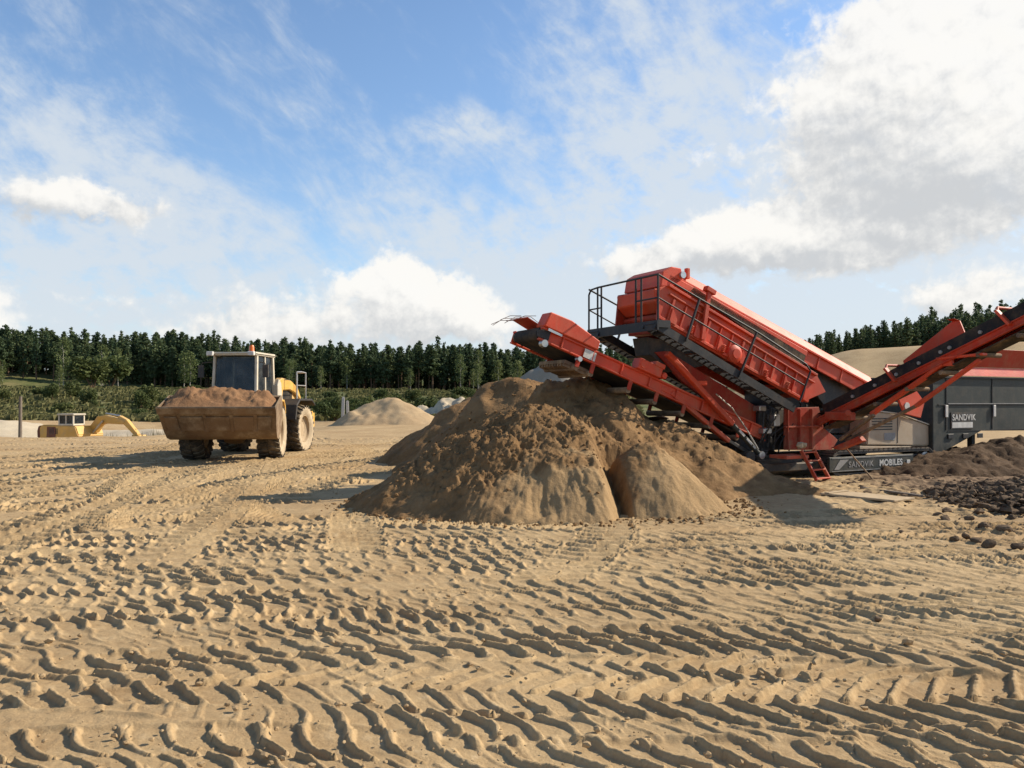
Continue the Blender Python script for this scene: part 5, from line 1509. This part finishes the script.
# ------------------------------------------------------------------ excavator in its hollow
def build_excavator():
    Y = 52.0; x = at_row(74, Y)
    root = empty('crawler_excavator', (x, Y, gz(x, Y)), R(-14)); root.scale = (0.92, 0.92, 0.92)
    tag(root, 'yellow excavator with its arm folded to the ground, far left behind a spoil lip', 'excavator')
    for s in (-1, 1):
        b = MB(); pts = []
        for k in range(9): a = math.pi / 2 + math.pi * k / 8; pts.append((-1.35 + .36 * math.cos(a), s * 1.0 - .26, .37 + .36 * math.sin(a)))
        for k in range(9): a = -math.pi / 2 + math.pi * k / 8; pts.append((1.35 + .36 * math.cos(a), s * 1.0 - .26, .37 + .36 * math.sin(a)))
        b.prism(pts, (0, 0.52, 0)); b.build('crawler_track', M['guts'], root, 0.02)
    b = MB(); b.box(-0.9, .9, -.75, .75, .45, .85); b.tube((0, 0, .8), (0, 0, 1.0), .55, n=24); b.build('undercarriage', M['guts'], root, 0.03)
    zb = 0.98
    hs = MB().prism([(-1.75, -1.2, zb), (1.35, -1.2, zb), (1.45, -1.2, zb + .25), (1.2, -1.2, zb + .86), (-1.6, -1.2, zb + .95), (-1.78, -1.2, zb + .75)], (0, 2.4, 0)).build('house', M['yellow'], root, 0.06, seg=2)
    MB().prism([(-2.0, -1.18, zb + .02), (-0.35, -1.22, zb + .02), (-0.35, -1.22, zb + .86), (-1.9, -1.18, zb + .88), (-2.02, -1.18, zb + .5)], (0, 2.4, 0)).build('counterweight', M['rust'], root, 0.06, seg=2)
    b = MB()
    for k in range(7): b.box(-.9 + .1 * k, -.85 + .1 * k, -1.215, -1.2, zb + .3, zb + .7)
    b.build('vent', M['guts'], hs)
    cab = MB(); cab.box(-0.25, 1.0, -1.15, -.1, zb + .9, zb + 1.02)
    for px, py in ((-.2, -1.1), (.95, -1.1), (-.2, -.15), (.95, -.15), (.38, -1.1)): cab.box(px - .05, px + .05, py - .05, py + .05, zb + 1.0, zb + 1.6)
    c = cab.build('cab', M['cream'], root, 0.01)
    MB().box(-.35, 1.08, -1.22, -.04, zb + 1.6, zb + 1.72).build('roof', M['cream'], c, 0.04, seg=2)
    for y in (-1.1, -.15): MB().box(-.15, .9, y - .008, y + .008, zb + 1.02, zb + 1.6).build('window', M['glass'], c)
    for xx in (-.2, .95): MB().box(xx - .008, xx + .008, -1.05, -.2, zb + 1.02, zb + 1.6).build('window', M['glass'], c)
    b = MB(); pr = [(1.1, .2, zb + .45), (1.05, .2, zb + .75), (1.75, .2, zb + 1.52), (2.35, .2, zb + 1.60), (3.9, .2, zb + 1.28), (4.0, .2, zb + 1.12), (3.82, .2, zb + .96), (2.4, .2, zb + 1.02), (2.05, .2, zb + .94), (1.55, .2, zb + .35)]
    b.prism(pr, (0, .42, 0)); bo = b.build('boom', M['yellow'], root, 0.03)
    b = MB(); b.tube((1.5, .1, zb + .4), (2.3, .1, zb + 1.2), .06, n=10); b.tube((2.3, .4, zb + 1.72), (3.5, .4, zb + 1.55), .06, n=10); b.build('hydraulic_ram', M['steel'], bo, smooth=40)
    b = MB(); b.prism([(3.35, .24, zb + 1.42), (3.5, .24, zb + 1.58), (4.1, .24, zb + 1.30), (5.0, .24, zb + .32), (4.95, .24, zb + .15), (4.8, .24, zb + .14), (3.8, .24, zb + 1.02)], (0, .34, 0)); b.build('stick', M['yellow'], root, 0.03)
    b = MB(); b.tube((3.55, .41, zb + 1.50), (4.75, .41, zb + .55), .055, n=8); b.build('bucket_ram', M['guts'], root, smooth=40)
    b = MB(); b.prism([(4.7, 0, zb + .25), (5.25, 0, zb + .25), (5.5, 0, zb - .2), (5.3, 0, zb - .75), (4.9, 0, zb - .9), (4.75, 0, zb - .7), (5.0, 0, zb - .4)], (0, .85, 0)); b.build('bucket', M['yellow'], root, 0.03)


build_excavator()

# ------------------------------------------------------------------ posts, boards
x, y = at_row(20, 42.0), 42.0
b = MB(); b.tube((0, 0, -0.5), (0.03, 0, 2.35 - gz(x, y) * 0), 0.10, 0.075, n=10)
o = b.build('timber_pole', M['pole'], None, smooth=40); o.location = (x, y, gz(x, y)); tag(o, 'slim weathered timber pole standing at the far left edge', 'pole')
for i, (px, Y, h, wdt, lab) in enumerate(((342.5, 70.0, 2.1, 0.26, 'taller of the two pale concrete posts in front of the forest'), (348, 70.5, 1.75, 0.24, 'shorter of the two pale concrete posts in front of the forest'))):
    x = at_row(px, Y); b = MB(); b.box(-wdt / 2, wdt / 2, -.12, .12, -.4, h); b.box(-wdt / 2 + .04, wdt / 2 - .04, -.08, .08, h, h + .08)
    o = b.build('concrete_post', M['concrete'], None, 0.02); o.location = (x, Y, gz(x, Y)); o.rotation_euler = (0, R(2 - 4 * i), 0.2)
    tag(o, lab, 'post', 'concrete posts')
for (ax_, ay_), (bx_, by_), w, lab in (((830, 494), (905, 503), 0.55, 'wide sand coloured board lying flat on the ground before the track'), ((862, 489), (921, 499), 0.10, 'narrow dark plank lying beyond the wide board')):
    p, q = G(ax_, ay_), G(bx_, by_)
    L = math.dist(p, q); b = MB(); b.box(-L / 2, L / 2, -w / 2, w / 2, 0, 0.035)
    if w > .3:
        b.box(-L / 2 + .1, -L / 2 + .2, -w / 2, w / 2, .036, .055)
    o = b.build('board', M['wood'] if w > .3 else M['pole'], None, 0.006)
    cx_, cy_ = (p[0] + q[0]) / 2, (p[1] + q[1]) / 2
    o.location = (cx_, cy_, gz(cx_, cy_) + 0.03); o.rotation_euler = (R(1.5), R(-1), math.atan2(q[1] - p[1], q[0] - p[0])); tag(o, lab, 'board', 'boards beside the machine')


# ------------------------------------------------------------------ rubble and stones on the right
def rubble():
    b = MB(); rr = random.Random(5)
    def hgt(x, y):
        return 0.40 * np.exp(-(((x - 9.9) / 1.7) ** 2 + ((y - 13.9) / 1.5) ** 2)) + 0.16 * np.exp(-(((x - 8.3) / 0.9) ** 2 + ((y - 12.9) / 1.1) ** 2))
    n = 0
    while n < 4600:
        x, y = rr.uniform(6.2, 13), rr.uniform(10.6, 18.5)
        d = hgt(x, y)
        if d < 0.05 and rr.random() > 0.13 * math.exp(-((x - 9.5) / 2.2) ** 2): continue
        if d >= 0.05 and rr.random() > 0.35 + d * 1.4: continue
        r = 0.012 + 0.085 * rr.random() ** 4
        b.lump((x, y, d + r * 0.1 + gz(x, y)), r, rr.uniform(.45, .85), 0.48, rr); n += 1
    nx, ny = 80, 80
    xs = np.linspace(5.4, 14, nx); ys = np.linspace(10.2, 19, ny); X, Y = np.meshgrid(xs, ys)
    Z = hgt(X, Y) - 0.07 + 0.06 * fbm(X * 2, Y * 2, 601, 3) + base_height(X, Y)
    vs = [tuple(p) for p in np.stack([X, Y, Z], -1).reshape(-1, 3)]
    b.add(vs, [(j * nx + i, j * nx + i + 1, (j + 1) * nx + i + 1, (j + 1) * nx + i) for j in range(ny - 1) for i in range(nx - 1)])
    o = b.build('rubble_heap', M['rubble'], None, fix=False); tag(o, 'low heap of dark broken rubble at the right edge below the hopper', 'rubble heap', kind='stuff')
    spots = [(955, 541, .11), (966, 538, .13), (978, 543, .14), (989, 547, .15), (1003, 532, .20), (985, 529, .17), (1012, 520, .16), (950, 478, .13), (1018, 549, .17), (938, 516, .12), (969, 520, .13), (995, 512, .14), (815, 553, .05), (879, 620, .06), (902, 533, .07), (747, 563, .05), (858, 468, .1), (924, 498, .1)]
    for i, (px, py, r) in enumerate(spots):
        r *= 0.6
        x, y = G(px, py); b = MB(); b.lump((0, 0, 0), r, 0.7, 0.42, rr)
        me = b.build('stone', M['rubble'], None)
        bm = bmesh.new(); bm.from_mesh(me.data); bmesh.ops.bevel(bm, geom=bm.edges[:], offset=r * 0.14, segments=1, affect='EDGES', clamp_overlap=True); bm.to_mesh(me.data); bm.free()
        me.location = (x, y, gz(x, y) + r * 0.28)
        tag(me, 'single dark stone lying loose on the sand around the rubble heap', 'stone', 'loose stones round the rubble heap')


rubble()


def soil():
    def fn(X, Y):
        a = cone(X, Y, 13.6, 20.9, 1.0, 0.34, 2.0, 0.7, rot=R(24), top=0.8)
        return a + 0.12 * fbm(X * 1.4, Y * 1.4, 611, 4) + .06 * fbm(X * 5, Y * 5, 615, 3) - 0.06
    heap('soil_heap', 7.5, 18, 16.5, 24.5, 0.07, fn, M['soil'], 'low dark lumpy soil ridge beneath the dark hopper body', 'soil heap')


soil()


def clods():
    rr = random.Random(9); b = MB()
    for _ in range(1500):
        y = 3.4 + 13 * rr.random() ** 1.7; x = rr.uniform(-0.72, 0.72) * y
        r = 0.005 + 0.018 * rr.random() ** 3.2
        if rr.random() < 0.02: r *= 1.7
        b.lump((x, y, gz(x, y) + r * 0.2 + 0.012), r, 0.7, 0.35, rr)
    o = b.build('sand_clods', M['clod'], None, fix=False); tag(o, 'small crumbs of sand scattered over the tyre tracks', 'sand clods', kind='stuff')
    # lumps that rolled down the piles
    b = MB()
    for _ in range(750):
        a = rr.uniform(math.pi * 0.9, math.pi * 2.1); d = 2.35 + abs(rr.gauss(0, 0.35))
        x, y = 0.6 + 1.25 * d * math.cos(a), 13.5 + 0.98 * d * math.sin(a) * 0.9
        r = 0.008 + 0.03 * rr.random() ** 3
        b.lump((x, y, gz(x, y) + r * .4), r, .8, .35, rr)
    o = b.build('fallen_lumps', M['pile'], None, fix=False); tag(o, 'brown sand lumps that rolled to the foot of the front pile', 'sand lumps', kind='stuff')


clods()
# ------------------------------------------------------------------ trees, shrubs, grass
def leaf_quad(b, c, r, rr, flat=0.5):
    n = Vector((rr.gauss(0, 1), rr.gauss(0, 1), rr.gauss(0, 1) + flat)).normalized()
    a = n.orthogonal().normalized(); a = Matrix.Rotation(rr.random() * 6.3, 3, n) @ a; d = n.cross(a)
    k = 0.55 + 0.5 * rr.random()
    b.add([c + a * r, c + d * r * k, c - a * r * (0.7 + .5 * rr.random()), c - d * r * k], [(0, 1, 2, 3)])


def trunk_bark(h, r0, rr, lean=0.02):
    b = MB(); pts = []
    for i in range(8): pts.append(Vector((lean * h * math.sin(i * 0.5) * rr.uniform(-1, 1) * .5, lean * h * rr.uniform(-1, 1) * .5, h * i / 7)))
    n = 7; vs = []
    for i, p in enumerate(pts):
        r = r0 * (1 - 0.9 * i / 7) + 0.015
        vs += [p + Vector((r * math.cos(6.283 * k / n), r * math.sin(6.283 * k / n), 0)) for k in range(n)]
    b.add(vs, [(i * n + k, i * n + (k + 1) % n, (i + 1) * n + (k + 1) % n, (i + 1) * n + k) for i in range(7) for k in range(n)])
    return b, pts


def make_pine(seed, h, c0, wmax, spire):
    """scots pine / spruce: bare lower stem, whorled boughs carrying needle clumps"""
    rr = random.Random(seed)
    tb, pts = trunk_bark(h, h * 0.014 + 0.03, rr)
    root = empty('pine_tree')
    cr = MB(); lm = tb
    nb = 76
    for i in range(nb):
        f = (i + rr.random()) / nb
        z = h * (c0 + (1 - c0) * f)
        prof = ((1 - f) ** (0.9 if spire else 0.55)) * min(1, 0.45 + f * 2.2)
        L = wmax * prof * rr.uniform(0.6, 1.12) + 0.15
        a = rr.random() * 6.283; up = rr.uniform(-0.18, 0.22) if spire else rr.uniform(-0.05, 0.45)
        d = Vector((math.cos(a), math.sin(a), up))
        base = Vector((0, 0, z))
        if i % 3 == 0: lm.tube(base, base + d * L * .8, 0.04, 0.012, n=4)
        m = max(3, int(L * 6.5))
        for j in range(m):
            t = (j + 0.6 * rr.random() + 0.3) / m
            c = base + d * (L * t) + Vector((rr.gauss(0, .16), rr.gauss(0, .16), rr.gauss(0, .13) - 0.10 * t * t * L))
            for _ in range(2):
                leaf_quad(cr, c + Vector((rr.gauss(0, .16), rr.gauss(0, .16), rr.gauss(0, .12))), rr.uniform(0.18, 0.40), rr, 0.9)
    for j in range(10): leaf_quad(cr, Vector((rr.gauss(0, .08), rr.gauss(0, .08), h + rr.uniform(-.6, .25))), 0.17, rr)
    for i in range(5):      # dead stubs on the bare stem
        z = h * rr.uniform(0.12, c0); a = rr.random() * 6.283; lm.tube((0, 0, z), (0.7 * math.cos(a), 0.7 * math.sin(a), z + .1), 0.025, 0.01, n=4)
    lm.build('trunk', M['bark'], root, fix=False)
    cr.build('crown', M['pine'], root, fix=False)
    return root


def make_broadleaf(seed, h, w):
    rr = random.Random(seed)
    root = empty('birch_tree')
    tb, pts = trunk_bark(h * .95, 0.11, rr, 0.03)
    cr = MB()
    for i in range(34):
        f = (i + rr.random()) / 34; z = h * (0.22 + 0.74 * f)
        L = w * math.sin(math.pi * min(1, 0.18 + 0.80 * f)) ** 0.8 * rr.uniform(.5, 1.1)
        a = rr.random() * 6.283; d = Vector((math.cos(a), math.sin(a), 0.5)); e = Vector((0, 0, z)) + d * L
        if i % 2 == 0: tb.tube((0, 0, z), e, 0.03, 0.01, n=4)
        for _ in range(26):
            c = Vector((0, 0, z)) + d * L * rr.uniform(.25, 1.05) + Vector((rr.gauss(0, .32), rr.gauss(0, .32), rr.gauss(0, .36) - .1))
            leaf_quad(cr, c, rr.uniform(.10, .24), rr, .3)
    tb.build('trunk', M['birchbark'], root, fix=False); cr.build('crown', M['leaf'], root, fix=False)
    return root


def make_bush(seed, h, w):
    rr = random.Random(seed); root = empty('shrub')
    st = MB(); cr = MB()
    lobes = [(Vector((rr.uniform(-.55, .55) * w, rr.uniform(-.4, .4) * w, h * rr.uniform(.3, .72))), rr.uniform(.28, .5)) for _ in range(7)]
    for c, r in lobes:
        st.tube((0, 0, -.1), c, 0.04, 0.015, n=5)
        for _ in range(150):
            d = Vector((rr.gauss(0, 1), rr.gauss(0, 1), rr.gauss(0, .85))).normalized() * (r * rr.uniform(.55, 1.08))
            leaf_quad(cr, c + Vector((d.x * w, d.y * w, d.z * h * .8)), rr.uniform(.07, .17) * (0.6 + .3 * w), rr, .4)
    st.build('stem', M['bark'], root, fix=False); cr.build('foliage', M['bush'], root, fix=False)
    return root


def merged(name, protos, places, label, cat):
    """a wood too deep to count: the rows behind, as one mesh per material"""
    bmA = {}
    for proto, loc, rz, sc in places:
        for ch in proto.children:
            m = ch.data.materials[0]
            co = np.empty(len(ch.data.vertices) * 3, np.float32); ch.data.vertices.foreach_get('co', co); co = co.reshape(-1, 3) * sc
            c, s = math.cos(rz), math.sin(rz)
            co = np.stack([co[:, 0] * c - co[:, 1] * s, co[:, 0] * s + co[:, 1] * c, co[:, 2]], 1) + np.array(loc)
            ls = np.empty(len(ch.data.polygons), np.int32); ch.data.polygons.foreach_get('loop_start', ls)
            lt = np.empty(len(ch.data.polygons), np.int32); ch.data.polygons.foreach_get('loop_total', lt)
            vi = np.empty(len(ch.data.loops), np.int32); ch.data.loops.foreach_get('vertex_index', vi)
            g = bmA.setdefault(m.name, dict(m=m, co=[], vi=[], lt=[], n=0))
            g['co'].append(co); g['vi'].append(vi + g['n']); g['lt'].append(lt); g['n'] += len(co)
    mats = list(bmA.values()); co = []; vi = []; lt = []; mi = []; off = 0
    for k, g in enumerate(mats):
        co += g['co']; vi += [v + off for v in g['vi']]; lt += g['lt']; mi += [np.full(len(l), k, np.int32) for l in g['lt']]; off += g['n']
    co = np.concatenate(co); vi = np.concatenate(vi); lt = np.concatenate(lt); mi = np.concatenate(mi)
    me = bpy.data.meshes.new(name)
    me.vertices.add(len(co)); me.vertices.foreach_set('co', co.reshape(-1).astype(np.float32))
    me.loops.add(len(vi)); me.loops.foreach_set('vertex_index', vi.astype(np.int32))
    me.polygons.add(len(lt)); me.polygons.foreach_set('loop_start', (np.cumsum(lt) - lt).astype(np.int32)); me.polygons.foreach_set('loop_total', lt.astype(np.int32))
    for g in mats: me.materials.append(g['m'])
    me.polygons.foreach_set('material_index', mi)
    me.update(calc_edges=True)
    o = bpy.data.objects.new(name, me); COL.objects.link(o)
    tag(o, label, cat, kind='stuff')
    return o


def forest():
    rr = random.Random(21)
    pines = [make_pine(100 + i, h, c0, w, sp) for i, (h, c0, w, sp) in enumerate(((13.6, .40, 2.6, False), (14.4, .30, 2.3, True), (13.0, .22, 2.6, True), (14.0, .46, 2.8, False), (13.4, .34, 2.5, False), (12.4, .14, 2.5, True)))]
    used = set()
    def put(proto, x, y, sc, label, cat, group, rz=None):
        o = proto if id(proto) not in used else copy_tree(proto)
        used.add(id(proto))
        o.location = (x, y, gz(x, y) - 0.05); o.rotation_euler = (0, 0, rr.random() * 6.28); w_ = rr.uniform(.85, 1.3); o.scale = (sc * w_, sc * w_, sc * rr.uniform(.92, 1.08))
        tag(o, label, cat, group)
        return o
    # left and middle: forest edge along the top of the bank
    back = []
    n = 0
    for row in range(8):
        Y = 172 + row * 3.4
        px = -60 + rr.uniform(0, 8)
        while px < 640:
            x = at_row(px, Y) + rr.uniform(-.6, .6); y = Y + rr.uniform(-1.4, 1.4) + 6 * math.sin(px * .013)
            hs = 0.72 - 0.07 * sstep(260, 0, px) - 0.04 * sstep(0, 1, abs(px - 150) / 600) + 0.035 * math.sin(px * .045) + rr.uniform(-.09, .08)
            p = rr.choice(pines)
            if row < 4 and -20 < px < 600 and n < 215:
                put(p, x, y, hs, 'tall dark pine in the long forest edge along the top of the green bank', 'pine tree', 'pines of the long forest edge'); n += 1
            else:
                back.append((p, (x, y, gz(x, y)), rr.random() * 6.28, hs * 1.0))
            px += rr.uniform(9, 15)
    for _ in range(420):          # dark undergrowth and young spruces inside the wood
        px = rr.uniform(-70, 650); Y = rr.uniform(178, 200); x = at_row(px, Y)
        back.append((pines[5] if rr.random() < .6 else pines[2], (x, Y, gz(x, Y) - 1.2), rr.random() * 6.28, rr.uniform(.35, .62)))
    # right: the wood on the rise behind the sandy bank
    m = 0
    for row in range(5):
        Y = 92 + row * 2.6
        px = 800 + rr.uniform(0, 6)
        while px < 1120:
            x = at_row(px, Y); y = Y + rr.uniform(-1.5, 1.5)
            hh = 0.22 + 0.16 * sstep(830, 970, px) + rr.uniform(-.05, .06)
            p = rr.choice((pines[1], pines[2], pines[5], pines[5], pines[4]))
            if row < 3 and px < 1030 and m < 80:
                put(p, x, y, hh, 'dark pine on the rise behind the sandy bank at right', 'pine tree', 'pines behind the sandy bank'); m += 1
            else: back.append((p, (x, y, gz(x, y)), rr.random() * 6.28, hh))
            px += rr.uniform(4, 8)
    merged('pine_wood', pines, back, 'dense dark pine wood filling the rows behind the forest edge', 'woodland')
    birch = [make_broadleaf(300, 10.5, 1.9), make_broadleaf(301, 9.4, 1.7), make_broadleaf(302, 8.6, 2.0)]
    for px, Y, sc, lab in ((63, 163, 1.0, 'slender pale green birch, leftmost in front of the dark pines'), (102, 165, .95, 'pale birch rising behind the round bushes left of the loader'), (118, 162, .85, 'small birch right of the round bushes left of the loader'),
                           (190, 164, .9, 'pale birch standing just left of the loader cab'), (184, 167, .8, 'smaller birch behind the pale birch left of the loader cab'), (293, 163, .7, 'small birch right of the loader in front of the pines'), (347, 165, .85, 'thin birch above the two concrete posts'), (478, 160, .6, 'low birch above the pale broken spoil heap')):
        put(birch[int(px) % 3], at_row(px, Y), Y, sc, lab, 'birch tree', 'birches before the pines')
    k = 0
    while k < 16:
        px = rr.uniform(-15, 560); Y = rr.uniform(158, 170)
        if 205 < px < 275: continue
        put(birch[k % 3], at_row(px, Y), Y, rr.uniform(.45, .8), 'one of the lighter leafy trees dotted along the foot of the dark pines', 'birch tree', 'leafy trees along the forest foot'); k += 1
    bushes = [make_bush(400, 2.6, 2.0), make_bush(401, 1.8, 2.2), make_bush(402, 3.2, 1.9), make_bush(403, 1.5, 1.6)]
    put(bushes[2], at_row(93, 140), 140, 1.9, 'big round olive bush, left one of the pair on the bank', 'shrub', 'round bushes on the bank')
    put(bushes[0], at_row(110, 150), 150, 2.5, 'big round olive bush, right one of the pair on the bank', 'shrub', 'round bushes on the bank')
    k = 0
    while k < 70:
        px = rr.uniform(-20, 600); Y = rr.choice((rr.uniform(80, 150), rr.uniform(84, 110)))
        if px > 300: Y = rr.uniform(76, 130)
        if 190 < px < 300 and rr.random() < .4: continue
        x = at_row(px, Y); sc = rr.uniform(.35, .85) * (1.15 if px > 300 else 1.0)
        put(rr.choice(bushes), x, Y, sc, 'one of the green shrubs scattered over the weedy bank below the forest', 'shrub', 'shrubs on the weedy bank'); k += 1
    for px, Y, sc, lab in ((375, 82, .85, 'round green bush peeking over the far tan sand cone'), (322, 73, .62, 'leafy green bush left of the concrete posts'), (336, 71.5, .42, 'low bush at the foot of the concrete posts'), (354, 72.5, .5, 'yellowish bush right of the concrete posts'),
                           (498, 100, 1.0, 'bush behind the shoulder of the rear brown pile'), (515, 104, 1.0, 'bush nearest the conveyor head, behind the brown pile'), (478, 96, .7, 'dark bush above the pale broken spoil heap')):
        put(rr.choice(bushes), at_row(px, Y), Y, sc, lab, 'shrub', 'bushes near the far sand cone')
    # tall grass and weeds of the bank
    b = MB()
    for _ in range(7000):
        px = rr.uniform(-40, 640); Y = 72 + 90 * rr.random() ** 1.4; x = at_row(px, Y)
        z = gz(x, Y); w = rr.uniform(.15, .5); h = rr.uniform(.2, .65); a = rr.random() * 3.14
        for q in range(2):
            a2 = a + q * 1.5; d = Vector((math.cos(a2) * w, math.sin(a2) * w, 0)); c = Vector((x, Y, z - .03))
            b.add([c - d, c + d * .6, c + d * rr.uniform(.8, 1.4) + Vector((0, 0, h * rr.uniform(.6, 1))), c + Vector((rr.uniform(-.1, .1), 0, h)), c - d * rr.uniform(.8, 1.4) + Vector((0, 0, h * rr.uniform(.5, 1)))], [(0, 1, 2, 3, 4)])
    for _ in range(260):     # dry stalks round the excavator arm
        px = rr.uniform(105, 165); Y = rr.uniform(44, 50); x = at_row(px, Y); z = gz(x, Y); h = rr.uniform(.3, .75); c = Vector((x, Y, z))
        b.add([c, c + Vector((.05, 0, 0)), c + Vector((rr.uniform(-.1, .1), 0, h))], [(0, 1, 2)])
    o = b.build('bank_grass', M['grass'], None, fix=False); tag(o, 'tall green and straw coloured grass covering the bank below the forest', 'grass', kind='stuff')


forest()
